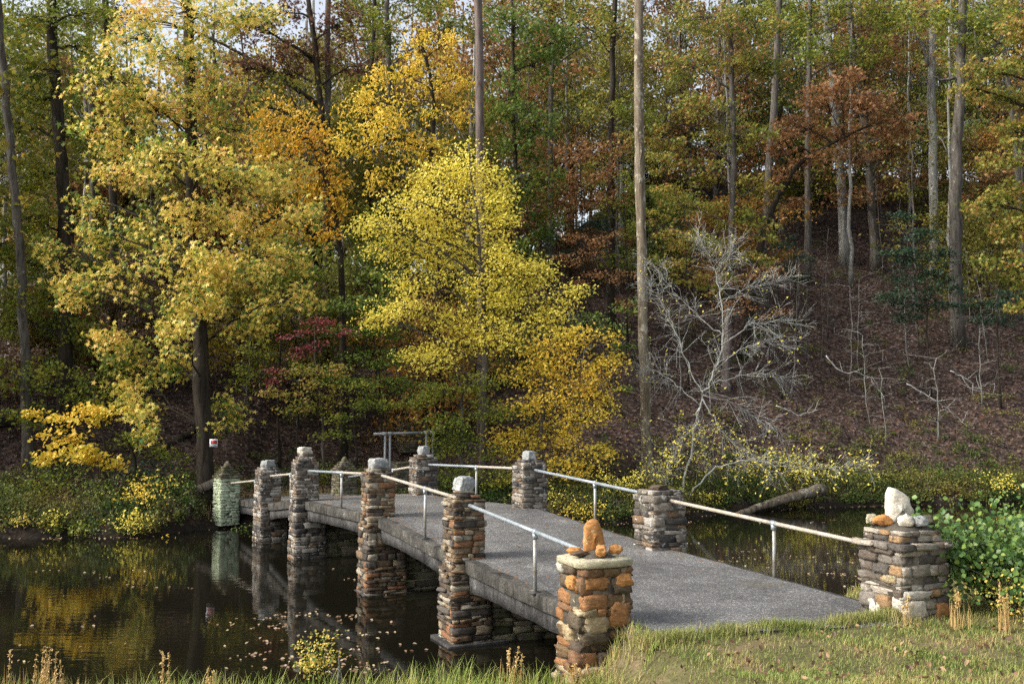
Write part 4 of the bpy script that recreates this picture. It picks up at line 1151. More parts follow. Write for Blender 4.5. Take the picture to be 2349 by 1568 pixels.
# ------------------------------------------------------------------ the wood behind: prototypes copied tree by tree
def proto_tree(seed, h=20.0, crown0=.28, w=4.4, ncl=40, per=135, leaf=.30, r=.20, shape='quad', flat=.7, bark="bark_grey", limb=True, k_above=.16):
    rng = np.random.default_rng(seed)
    global RND
    keep = RND; RND = rng
    root = empty("forest_tree", (0, 0, 0))
    lean = rng.normal(0, .5, 2)
    TP = np.array([[lean[0] * t * t + rng.normal(0, .06), lean[1] * t * t + rng.normal(0, .06), h * t - .4] for t in np.linspace(0, 1, 14)])
    R = np.linspace(r, r * .3, 14); R[0] *= 1.4
    tb = MB(); tube(tb, TP, R, 8, rough=.04)
    LC = []
    for c in range(ncl):
        t = rng.uniform(crown0, 1.0)
        a = rng.uniform(0, 2 * math.pi)
        prof = math.sin(min(1, (1 - t) / (1 - crown0) + .18) * math.pi * .62)
        rr = w * prof * rng.uniform(.25, 1)
        k = int(t * 12)
        C = TP[k] + np.array([math.cos(a) * rr, math.sin(a) * rr, rr * .25 + rng.normal(0, .3)])
        L = np.linalg.norm(C - TP[k])
        lp = bez(TP[max(k - 1, 1)], TP[k] * .5 + C * .5 + np.array([0, 0, .15 * L]), C, 5)
        tube(tb, wiggle(lp, .06), np.linspace(min(R[k] * .5, .07), .015, 5), 5)
        m = 9
        E = C + rng.normal(0, 1, (m, 3)) * np.array([.75, .75, .42])
        for q in range(4): tube(tb, [lp[3], (lp[3] + E[q]) / 2 + [0, 0, .1], E[q]], [.02, .014, .007], 3, cap=False)
        n = int(per * rng.uniform(.5, 1.3))
        LC.append(E[rng.integers(0, m, n)] + rng.normal(0, 1, (n, 3)) * np.array([.36, .36, .36 * flat]))
    tb.build("trunk", M[bark], root, True)
    V, Fq = leaves(np.concatenate(LC), leaf, shape, .9, 0, rng)
    quads("crown", V, Fq, M["leaf_bg"], root)
    RND = keep
    return root
def copy_tree(root, loc, rz, s, color, label, group, cat="tree", name=None):
    r = root.copy(); col.objects.link(r)
    if name: r.name = name
    r.location = loc; r.rotation_euler = (0, 0, rz); r.scale = (s[0], s[0], s[1])
    tag(r, label, cat, group)
    for ch in root.children:
        c = ch.copy(); col.objects.link(c); c.parent = r
        c.color = (*color, 1)
    return r
protos = [proto_tree(11), proto_tree(12, 22, .25, 4.8, 46, 140), proto_tree(13, 19, .22, 4.2, 40, 140, bark="bark_dark"), proto_tree(14, 24, .42, 4.8, 38, 150, bark="bark_pale")]
low = [proto_tree(21, 8, .2, 2.9, 26, 230, .22, .08, bark="bark_dark", flat=.45), proto_tree(22, 10, .25, 3.4, 28, 220, .22, .10, bark="bark_grey", flat=.45)]
slim = [proto_tree(31, 19, .5, 2.2, 12, 70, .26, .13, bark="bark_grey"), proto_tree(32, 22, .6, 2.4, 10, 80, .26, .15, bark="bark_pale"), proto_tree(33, 16, .45, 1.8, 9, 60, .26, .09, bark="bark_grey")]
COLS = dict(olive=(.20, .20, .035), green=(.13, .17, .035), rust=(.26, .155, .06), orange=(.34, .21, .05), yellow=(.50, .42, .06), maroon=(.13, .085, .055), dark=(.06, .10, .025))
ORD = ["leftmost", "second from the left", "third from the left", "fourth from the left", "fifth from the left", "sixth from the left", "seventh from the left", "eighth from the left",
       "ninth from the left", "tenth from the left", "eleventh from the left", "twelfth from the left", "thirteenth from the left", "fourteenth from the left", "fifteenth from the left",
       "sixteenth from the left", "seventeenth from the left", "eighteenth from the left", "nineteenth from the left", "twentieth from the left"]
def to_px(p):
    v = np.asarray(p, float) - [0, 0, CAM_Z]
    f = v[1] * CP + v[2] * SP; u = -v[1] * SP + v[2] * CP
    return 1174.5 + F * v[0] / f, 784 - F * u / f
def place_rows(rows, kinds, group, phrase, catword="tree", name="forest_tree"):
    """rows: lists of trees at picked picture columns; labelled by colour, row and order from the left"""
    for rname, lst in rows:
        by = {}
        for it in sorted(lst, key=lambda q: q[0]):
            by.setdefault(it[2], []).append(it)
        for colr, its in by.items():
            for k, (px, D, _c, sw_, sh_) in enumerate(its):
                x = (px - 1174.5) / F * D
                z = gz(x, D)
                p = kinds[random.randrange(len(kinds))]
                c = np.array(COLS[colr]) * random.uniform(.8, 1.2)
                pos = ORD[min(k, 19)] if len(its) > 1 else "the only one"
                lab_ = f"{pos} {colr} {phrase} {rname}" if len(its) > 1 else f"{colr} {phrase} {rname}"
                copy_tree(p, (x, D, z - .1), random.uniform(0, 6.28), (sw_, sh_), c, lab_, group, "tree", name)
def pickcol(px, py_hi=False):
    r = random.random()
    if px < 300: return "olive" if r < .4 else "green" if r < .7 else "yellow" if r < .85 else "rust"
    if px < 700: return "olive" if r < .45 else "maroon" if r < .58 else "yellow" if r < .8 else "orange"
    if px < 1100: return "olive" if r < .45 else "green" if r < .6 else "orange" if r < .8 else "rust"
    if px < 1500: return "rust" if r < .16 else "orange" if r < .36 else "green" if r < .62 else "olive"
    if px < 1850: return "olive" if r < .35 else "rust" if r < .6 else "orange" if r < .8 else "green"
    return "olive" if r < .35 else "rust" if r < .6 else "green" if r < .8 else "orange"
def row(D0, D1, n, x0=-120, x1=2470, sw_=(.8, 1.15), sh_=(.85, 1.15)):
    out = []
    for k in range(n):
        px = x0 + (x1 - x0) * (k + random.uniform(.15, .85)) / n
        out.append((px, random.uniform(D0, D1), pickcol(px), random.uniform(*sw_), random.uniform(*sh_)))
    return out
place_rows([("far up on the ridge", row(96, 106, 20, sh_=(1.1, 1.4))), ("along the ridge", row(84, 93, 19, sh_=(.95, 1.25))), ("just below the ridge", row(76, 84, 12, x1=2100)), ("midway up the hill", row(66, 75, 9, x1=1500)),
            ("on the lower slope at left", row(56, 66, 7, x1=1150))], protos, "trees of the wood behind", "tall tree")
place_rows([("at the crest behind the forked oak", [(1930 + 70 * q + random.uniform(-20, 20), random.uniform(90, 97), pickcol(2000), 1.1, 1.15) for q in range(7)])], low, "small understory trees of the wood", "small tree")
place_rows([("over the crest at upper right", [(1900 + 75 * q + random.uniform(-20, 20), random.uniform(98, 104), pickcol(2000), 1.05, 1.2) for q in range(7)])], protos, "trees of the wood behind", "tall tree")
place_rows([("low under the ridge trees", row(78, 88, 16, -60, 2400)), ("along the crest of the ridge", row(88, 96, 15, -60, 2420)), ("halfway up the slope", row(62, 74, 12, -60, 1700)), ("on the low ground behind the left bank", row(49, 57, 8, -60, 1250)),
            ("at the right side of the slope", row(66, 76, 4, 2150, 2420))], low, "small understory trees of the wood", "small tree")
place_rows([("on the upper slope", row(78, 92, 17, 1130, 2420)), ("on the middle slope", row(64, 78, 10, 1130, 2420)), ("behind the left bank trees", row(56, 84, 13, -20, 1100))], slim, "slender grey trunked trees on the slope", "leaved slender trunk")
for q, (x_, y_) in enumerate([(-27, 37), (-31, 43), (-36, 38), (-25.5, 46), (-33, 50), (-41, 45)]):      # unseen trees of the shore wood, added to shade the left bank
    copy_tree(protos[q % 4], (x_, y_, gz(x_, y_) - .1), q * 1.3, (1.25, .95), COLS["olive"], f"{ORD[sorted([-27, -31, -36, -25.5, -33, -41]).index(x_)]} olive tall tree unseen past the left edge of the photo", "trees of the shore wood past the left edge", "tree", "forest_tree")
for p in protos + low + slim:
    for ch in list(p.children): bpy.data.objects.remove(ch)
    bpy.data.objects.remove(p)

# ------------------------------------------------------------------ thin pale saplings on the hill
def sapling(px, py, D, h, r, label, lean=0.0, leafy=0):
    x, yy = (px - 1174.5) / F * D, D
    z = gz(x, yy)
    root = empty("sapling", (x, yy, z))
    tag(root, label, "sapling", "thin pale saplings on the slope")
    o = np.array([x, yy, z])
    P = np.array([[lean * t * h + RND.normal(0, .05), RND.normal(0, .05), h * t - .15] for t in np.linspace(0, 1, 9)])
    tb = MB(); tube(tb, P, np.linspace(r, r * .35, 9), 6)
    LC = []
    for k in range(2, 9):
        for _ in range(2):
            a = RND.uniform(0, 6.28); L = RND.uniform(.5, 1.8)
            E = P[k] + [math.cos(a) * L, math.sin(a) * L, RND.uniform(-.1, .5)]
            Q = wiggle(bez(P[k], (P[k] + E) / 2 + [0, 0, .15], E, 5), .04)
            tube(tb, Q, np.linspace(r * .35, .006, 5), 4, cap=False)
            for j in (2, 3, 4):
                E2 = Q[j] + RND.normal(0, .3, 3)
                tube(tb, [Q[j], E2], [.007, .004], 3, cap=False)
                for _3 in range(leafy): LC.append(E2 + RND.normal(0, .12, 3))
    tb.build("stem", M["bark_grey"] if h > 6.5 else M["bark_pale"], root, True)
    if LC:
        V, Fq = leaves(np.array(LC), .15, 'oval', .7)
        quads("leaves", V, Fq, M[random.choice(["leaf_olive", "leaf_rust", "leaf_mixed"])], root)
sx = [1560, 1600, 1790, 1815, 1850, 1880, 1900, 1950, 1970, 2030, 2035, 2068, 2110, 2148, 2230, 2250, 2265, 2085, 1330, 1430, 1260, 990, 560, 700, 880, 1990, 2300, 1830, 1720, 600]
random.shuffle(sx); sx = sorted(sx)
for k, px in enumerate(sx):
    D = random.uniform(52, 72) if px > 1500 else random.uniform(48, 60)
    where = ("behind the far end of the bridge" if px < 1100 else "between the yellow tree and the snag" if px < 1480 else "between the snag and the leaning oak" if px < 1800
             else "below the rust oak" if px < 2040 else "near the dark evergreen" if px < 2200 else "beneath the right edge boughs")
    same = [q for q in sx if (("a" if q < 1100 else "b" if q < 1480 else "c" if q < 1800 else "d" if q < 2040 else "e" if q < 2200 else "f") == ("a" if px < 1100 else "b" if px < 1480 else "c" if px < 1800 else "d" if px < 2040 else "e" if px < 2200 else "f"))]
    sapling(px, 0, D, random.uniform(4, 9), random.uniform(.028, .055), f"{ORD[same.index(px)]} thin sapling {where}", random.uniform(-.08, .08), random.choice([0, 0, 0, 1]))

# ------------------------------------------------------------------ shrubs
def shrub(px, py, Yd, w, h, mat, label, n=900, size=.12, shape='oval', stems=14, group="shrubs along the far shore", leafz=(.25, 1), name="shrub", xy=None, bark="bark_dark", flat=.7, tilt=.8, stemr=.012):
    if xy is None:
        p = at(px, py, Yd); x, y = p[0], p[1]
    else: x, y = xy
    z = gz(x, y)
    o = np.array([x, y, z])
    root = empty(name, tuple(o)); tag(root, label, "shrub", group)
    tb = MB(); E = []
    for k in range(stems):
        a = RND.uniform(0, 6.28); rr = RND.uniform(.2, 1) ** .7
        top = np.array([math.cos(a) * rr * w / 2, math.sin(a) * rr * w / 2, h * RND.uniform(.45, 1) * (1 - .3 * rr)])
        b0 = np.array([math.cos(a) * .12 * w, math.sin(a) * .12 * w, -.1])
        Q = wiggle(bez(b0, np.array([top[0] * .5, top[1] * .5, top[2] * .65]), top, 6), .02)
        tube(tb, Q, np.linspace(stemr, stemr * .3, 6), 4, cap=False)
        for j in range(2, 6):
            for _ in range(2):
                e = Q[j] + RND.normal(0, .16 * w * .5, 3) * [1, 1, .7]
                if e[2] < .03: continue
                tube(tb, [Q[j], e], [stemr * .4, .003], 3, cap=False); E.append(e)
    E = np.array(E); E = E[E[:, 2] > h * leafz[0] * .6]
    tb.build("stems", M[bark], root, True)
    C = E[RND.integers(0, len(E), n)] + RND.normal(0, .09 * max(w, .6), (n, 3)) * [1, 1, flat]
    C[:, 2] = np.maximum(C[:, 2], .03)
    V, Fq = leaves(C, size, shape, tilt)
    quads("foliage", V, Fq, M[mat], root)
    return root
# far shore, left of the bridge
LS = [(60, 1180, 34.9, 1.2, .6, "leaf_gold", "low yellow leaved shrub at the waterline by the left edge"), (130, 1170, 35.0, 1.1, .8, "leaf_lemon", "pale yellow shrub at the waterline a little in from the left edge"),
      (200, 1190, 34.9, 1.5, .7, "leaf_olive", "green low shrub between the pale yellow shrubs at the left waterline"), (300, 1170, 35.0, 1.7, 1.0, "leaf_lemon", "yellow sprigged shrub midway along the left waterline"),
      (385, 1180, 35.0, 1.2, .8, "leaf_amber", "small amber shrub at the left waterline"), (430, 1200, 35.0, 1.2, .6, "leaf_olive", "yellow green shrub left of the foot of the pale green pillar"),
      (330, 1120, 36.5, 2.4, 1.3, "leaf_amber", "spreading golden shrub on the left bank above the waterline"), (240, 1110, 37.2, 2.5, 1.2, "leaf_green", "green shrub on the left bank behind the waterline shrubs"),
      (385, 1080, 37.8, 2.2, 1.3, "leaf_green", "large green shrub in front of the star leaved tree trunk"), (90, 1100, 37.5, 3.0, 1.4, "leaf_olive", "olive shrub mass on the left bank near the edge"),
      (160, 1060, 39.0, 3.0, 1.5, "leaf_green", "green shrub deeper in the shade of the left bank"), (330, 1050, 39.5, 2.6, 1.4, "leaf_dkgreen", "dark green shrub behind the golden shrub"),
      (566, 1180, 37.0, 1.0, .9, "leaf_green", "bright green fern like shrub hanging beside the pale green pillar"), (20, 1130, 36.3, 2.2, 1.0, "leaf_green", "green shrub cut by the left edge of the photo"),
      (480, 1222, 35.9, .7, .4, "leaf_lemon", "tiny yellow green sprig at the water below the pale green pillar"),
      (640, 1060, 42.5, 2.2, 1.0, "leaf_dkgreen", "dark shrub behind the round topped pillar"), (740, 1040, 43.5, 2.6, 1.2, "leaf_olive", "dull olive shrub behind the white topped pillar"),
      (820, 1030, 42.5, 2.0, 1.2, "leaf_olive", "olive shrub behind the far end of the deck")]
for q in LS: shrub(q[0], q[1], q[2], q[3], q[4], q[5], q[6], n=int(150 * q[3]), size=.105)
RS = [(1340, 1160, 39.4, 2.0, 1.0, "leaf_amber", "golden shrub overhanging the water behind the right handrail"), (1240, 1150, 40.6, 2.2, 1.0, "leaf_lemon", "yellow shrub under the golden tree"),
      (1430, 1130, 41.0, 2.2, 1.5, "leaf_lemon", "sparse yellow shrub at the foot of the snag"), (1530, 1140, 41.6, 2.0, 1.0, "leaf_olive", "olive shrub at the foot of the bare tree"),
      (1700, 1120, 45.0, 2.6, 1.2, "leaf_olive", "yellow green shrub left of the fallen log"), (1860, 1090, 47.0, 3.0, 1.6, "leaf_lemon", "pale yellow shrub above the fallen log"),
      (1960, 1110, 47.5, 2.4, 1.1, "leaf_olive", "olive shrub right of the fallen log"), (2175, 1125, 48.4, 1.8, 1.1, "leaf_green", "bright green shrub on the far shore right of the white topped pillar"),
      (2300, 1120, 48.6, 2.2, 1.1, "leaf_lemon", "yellow flecked shrub on the far shore at the right edge"), (2060, 1130, 48.3, 2.2, .8, "leaf_mixed", "brownish shrub on the far shore behind the white topped pillar"),
      (1780, 1060, 48.5, 2.5, 1.0, "leaf_olive", "small olive shrub upslope behind the yellow green ones"), (1620, 1150, 42.9, 1.4, .7, "leaf_lemon", "small yellow shrub at the waterline left of the fallen log"),
      (1480, 1190, 39.8, 1.6, .6, "leaf_olive", "low waterline shrub behind the rubble topped pillar")]
for q in RS: shrub(q[0], q[1], q[2], q[3], q[4], q[5], q[6], n=int(150 * q[3]), size=.11)
# near, right: glossy shrub with yellow weeds at its foot
shrub(0, 0, 0, 2.7, 1.72, "leaf_glossy", "big glossy green alder shrub right of the white topped end pillar", n=7000, size=.088, shape='round', stems=80, xy=(7.7, 15.3), name="alder_shrub", group=None, leafz=(.4, 1), stemr=.016, tilt=.8)
shrub(0, 0, 0, 1.5, .75, "leaf_gold", "yellow weedy shrub at the foot of the glossy alder", n=520, size=.05, stems=30, xy=(7.2, 14.3), group=None, stemr=.005)
shrub(0, 0, 0, 1.3, .8, "leaf_olive", "olive weedy shrub below the glossy alder at the right edge", n=800, size=.06, stems=26, xy=(8.2, 14.2), group=None, stemr=.005)
# near water: yellow weed standing in the shallows
shrub(0, 0, 0, .8, .95, "leaf_gold", "small yellow and orange weed growing out of the shallows", n=520, size=.055, stems=12, xy=tuple(at(722, 1550, 16.4)[:2]), group=None, name="water_weed", stemr=.006)
o_ = bpy.data.objects["water_weed"]; o_.location.z = -.02
shrub(0, 0, 0, .4, .22, "leaf_glossy", "tiny bright green sprig at the edge of the shallows", n=90, size=.05, stems=7, xy=tuple(at(672, 1560, 15.9)[:2]), group=None, name="water_weed", stemr=.005)

# ------------------------------------------------------------------ logs, sign, plank
def log(name, pts, r0, r1, mat, label):
    P = trunk_pts(pts, 14, .03)
    root = P[0]
    mb = MB(); tube(mb, P, np.linspace(r0, r1, 14), 12, rough=.08)
    o = mb.build(name, M[mat], None, True, org=root); o.location = root
    tag(o, label, "log")
p0, p1 = onz(1688, 1182, -.05), at(1888, 1122, 45.6)
log("fallen_log", [p0, (p0 + p1) / 2 + [0, 0, .12], p1], .12, .26, "bark_snag", "weathered grey log leaning from the water onto the far shore")
a_, b_ = at(-40, 975, 44.5), at(330, 900, 49)
log("fallen_log", [a_, (a_ + b_) / 2, b_], .30, .2, "bark_dark", "mossy fallen trunk lying in the shade at the left edge")
a_, b_ = at(360, 975, 44.5), at(480, 915, 47); a_[2] = gz(*a_[:2]) + .1; b_[2] = gz(*b_[:2]) + .3
log("fallen_log", [a_, (a_ + b_) / 2, b_], .2, .14, "bark_dark", "dark fallen trunk behind the star leaved tree's base")
def fallen_branch(pts, D, label, r=.035):
    g = [at(x, y, D) for x, y in pts]
    g = [np.array([q[0], q[1] + 0, max(q[2], gz(q[0], q[1]) + .05)]) for q in g]
    P = trunk_pts(g, 16, .05)
    mb = MB(); tube(mb, P, np.linspace(r, r * .3, 16), 6, rough=.1)
    for k in range(3, 15, 2):
        e = P[k] + RND.normal(0, .4, 3) + [0, 0, .3]
        tube(mb, wiggle(bez(P[k], (P[k] + e) / 2, e, 4), .03), np.linspace(r * .4, .006, 4), 4)
    o = mb.build("fallen_branch", M["bark_white"], None, True, org=P[0]); o.location = P[0]
    tag(o, label, "branch", "pale fallen branches on the slope")
fallen_branch([(1895, 815), (1925, 855), (1965, 850), (2010, 880), (2030, 925)], 51.5, "pale crooked fallen branch on the slope above the white topped pillar, left one")
fallen_branch([(2080, 880), (2130, 910), (2180, 945), (2230, 985)], 50.5, "long pale fallen branch slanting down the slope at right")
fallen_branch([(2180, 850), (2220, 870), (2250, 900), (2300, 905)], 52.0, "short hooked pale branch lying above the long slanting one")
fallen_branch([(1780, 930), (1830, 950), (1880, 940)], 50.0, "small pale fallen branch right of the bare tree")
def sign():
    c = at(490, 1015.5, 38.05)
    root = empty("warning_sign", tuple(c)); tag(root, "small red and white notice sign nailed to the big tree trunk", "sign")
    root.rotation_euler = (0, 0, .08)
    def plain(name, colr):
        m, nt, b = nm(name)
        nt.links.new(ramp(nt, ntex(nt, 20, 3), [(.3, tuple(q * .85 for q in colr)), (.7, colr)]), b.inputs["Base Color"]); b.inputs["Roughness"].default_value = .5
        return m
    w, h = .148, .145
    mb = MB(); box(mb, (0, 0, 0), (w, .006, h)); mb.build("board", plain("sign_white", (.75, .77, .80)), root)
    mb = MB(); box(mb, (.01, -.0075, .038), (w * .80, .0015, h * .50)); mb.build("black_field", plain("sign_black", (.03, .015, .015)), root)
    red = plain("sign_red", (.50, .02, .02))
    for zc, ww in ((.066, .092), (.008, .108)):
        mb = MB(); box(mb, (.012, -.0105, zc), (ww, .0015, .024)); mb.build("red_band", red, root)
    mb = MB(); box(mb, (.01, -.0075, -.118), (w * .85, .0015, .008)); mb.build("grey_line", plain("sign_grey", (.12, .15, .18)), root)
sign()
def plank():
    a, b = at(455, 1122, 38.2), at(502, 1102, 37.9)
    m_ = (a + b) / 2; d = b - a
    mb = MB(); box(mb, (0, 0, 0), (np.linalg.norm(d) / 2, .03, .16), 0, .008)
    o = mb.build("plank", M["bark_grey"]); o.location = m_
    o.rotation_euler = (0, -math.atan2(d[2], np.hypot(d[0], d[1])), math.atan2(d[1], d[0]))
    tag(o, "grey weathered plank rail joining the pale green pillar on its left side", "plank")
plank()

# ------------------------------------------------------------------ house glimpsed through the trees at left
def house():
    c = at(140, 225, 100.0)
    root = empty("house", (c[0], c[1], 0)); tag(root, "grey gabled house glimpsed high through the left trees", "house")
    zb = gz(c[0], c[1]) - 1
    eave = at(140, 245, 100.0)[2]; ridge = at(140, 180, 100.0)[2]
    hw = 3.4
    def pl_(name, colr):
        m, nt, b = nm(name); nt.links.new(ramp(nt, ntex(nt, 3, 4, .6, None, (1, 1, 8)), [(.3, tuple(q * .75 for q in colr)), (.7, colr)]), b.inputs["Base Color"]); b.inputs["Roughness"].default_value = .8
        return m
    V = [[-hw, 0, zb], [hw, 0, zb], [hw, 0, eave], [0, 0, ridge], [-hw, 0, eave], [-hw, 7, zb], [hw, 7, zb], [hw, 7, eave], [0, 7, ridge], [-hw, 7, eave]]
    me = bpy.data.meshes.new("wall"); me.from_pydata(V, [], [[0, 1, 2, 3, 4], [1, 6, 7, 2], [6, 5, 9, 8, 7], [5, 0, 4, 9], [0, 5, 6, 1]]); me.materials.append(pl_("siding", (.30, .27, .23)))
    o = bpy.data.objects.new("wall", me); col.objects.link(o); o.parent = root
    for s in (-1, 1):
        mb = MB()
        a = np.array([0, 0, ridge + .12]); b = np.array([s * (hw + .5), 0, eave - .25 + .12])
        V = np.array([a + [0, -.5, 0], b + [0, -.5, 0], b + [0, 7.5, 0], a + [0, 7.5, 0]]); V = np.vstack([V, V + [0, 0, .14]])
        mb.add(V, [[0, 1, 2, 3], [7, 6, 5, 4], [0, 4, 5, 1], [1, 5, 6, 2], [2, 6, 7, 3], [3, 7, 4, 0]])
        mb.build("roof", pl_("shingles", (.05, .05, .05)), root)
        mb = MB(); box(mb, (s * (hw - .08), -.05, (zb + eave) / 2), (.10, .04, (eave - zb) / 2 - .3)); mb.build("corner_board", pl_("white_trim", (.75, .75, .75)), root)
    mb = MB(); box(mb, (-1.2, -.03, eave - 1.6), (.5, .03, .7)); f_ = mb.build("window", pl_("frame", (.7, .7, .7)), root)
    mb = MB(); box(mb, (-1.2, -.07, eave - 1.6), (.42, .008, .62)); mb.build("pane", pl_("glass", (.04, .05, .06)), f_)
house()

# ------------------------------------------------------------------ stuff: litter, undergrowth, grass, floating leaves
def scatter_far(n, x0, x1, y0, y1, keep=None):
    X = RND.uniform(x0, x1, n); Yv = y0 + (y1 - y0) * RND.random(n) ** 1.3
    d = Yv - np.interp(X, SHX, SHY)
    k = (d > .6)
    if keep is not None: k &= keep(X, Yv)
    X, Yv = X[k], Yv[k]
    return X, Yv, ground_z(X, Yv)
def litter():
    X, Yv, Z = scatter_far(90000, -38, 48, 34, 88, lambda x, y: np.abs(x) < y * .56)
    C = np.stack([X, Yv, Z + .05 + RND.uniform(0, .06, len(X))], 1)
    V, Fq = leaves(C, .17, 'quad', .55)
    o = quads("fallen_leaves", V, Fq, leaf_mat("fallen_leaf", [(0, (.025, .017, .014)), (.35, (.055, .035, .028)), (.6, (.10, .064, .05)), (.8, (.17, .115, .09)), (.93, (.18, .075, .035)), (1, (.30, .22, .10))], transl=.05, patch=.2))
    tag(o, "brown and rust fallen leaves covering the wooded slope", None, None, "stuff")
litter()
def undergrowth():
    # low green and yellow plants, thick near the water and thin on the slope
    pts = []
    for _ in range(2100):
        x = RND.uniform(-26, 32); sh = float(np.interp(x, SHX, SHY))
        y = sh + .15 + RND.exponential(2.4 if x < 2 else 1.9)
        if abs(x + 8.6) < 2.2 and abs(y - 40) < 3: continue
        if abs(x + 10.9) < .8 and y < 38.6: continue
        pts.append((x, y, RND.uniform(.15, .55), RND.uniform(.2, .55)))
    for _ in range(420):
        x = RND.uniform(-30, 40); y = RND.uniform(44, 80)
        if abs(x) > y * .55: continue
        pts.append((x, y, RND.uniform(.2, .6), RND.uniform(.2, .7)))
    C = []
    for x, y, w, h in pts:
        n = int(26 + 60 * w); z = gz(x, y)
        q = RND.normal(0, 1, (n, 3)) * [w * .5, w * .5, h * .3] + [x, y, z + h * .5]
        q[:, 2] = np.maximum(q[:, 2], z + .03)
        C.append(q)
    V, Fq = leaves(np.concatenate(C), .11, 'oval', .8)
    o = quads("undergrowth", V, Fq, leaf_mat("undergrowth_leaf", [(0, (.025, .06, .015)), (.3, (.06, .11, .02)), (.55, (.12, .13, .03)), (.78, (.30, .26, .05)), (.88, (.16, .08, .03)), (1, (.12, .07, .04))], patch=.6, pscale=.35))
    tag(o, "low mixed green, yellow and brown plants along the far shore", None, None, "stuff")
    # dry grass and dead stems on the shore
    n = 9000
    X = RND.uniform(-26, 34, n); Yv = np.interp(X, SHX, SHY) + .4 + RND.exponential(1.6, n)
    Z = ground_z(X, Yv)
    blades("dry_bank_grass", np.stack([X, Yv, Z], 1), .45, .018, "dry far bank grass", [(0, (.10, .09, .03)), (.4, (.20, .16, .07)), (.7, (.12, .14, .03)), (1, (.32, .25, .13))], "thin dry grass fringing the far shore")
def blades(name, B, h, w, mname, stops, label, bend=.5, kind="stuff", parent=None, patch=.45, ps=1.2, hv=(.4, 1.25)):
    n = len(B)
    a = RND.uniform(0, 6.28, n); H = h * RND.uniform(*hv, n)
    dx = np.stack([np.cos(a), np.sin(a), np.zeros(n)], 1)
    sdv = np.stack([-np.sin(a), np.cos(a), np.zeros(n)], 1)
    bd = bend * RND.uniform(.1, 1, n)
    rows_ = []
    for t, ww in ((0, 1.0), (.4, .9), (.75, .6), (1.0, .08)):
        c = B + dx * (bd * H * t * t)[:, None] + np.array([0, 0, 1]) * (H * (t - .18 * bd * t * t))[:, None]
        rows_ += [c - sdv * w * ww / 2, c + sdv * w * ww / 2]
    V = np.stack(rows_, 1)
    F0 = np.array([[0, 1, 3, 2], [2, 3, 5, 4], [4, 5, 7, 6]])
    Fq = F0[None] + (np.arange(n) * 8)[:, None, None]
    m = leaf_mat(mname, stops, transl=.25, patch=patch, pscale=ps, rough=.6) if isinstance(stops, list) else M[stops]
    o = quads(name, V.reshape(-1, 3), Fq.reshape(-1, 4), m, parent)
    if kind: tag(o, label, None, None, kind)
    return o
undergrowth()
def on_deck(x, y, m=0.0):
    # inside the near span's outline
    u = (x - 1.14) * .93 + (y - 14) * .37; v = -(x - 1.14) * .37 + (y - 14) * .93
    return (u > .32) & (u < 4.9) & (v > -1.12 + m + .14 * wob(u, v * 0, 2.1, 4))
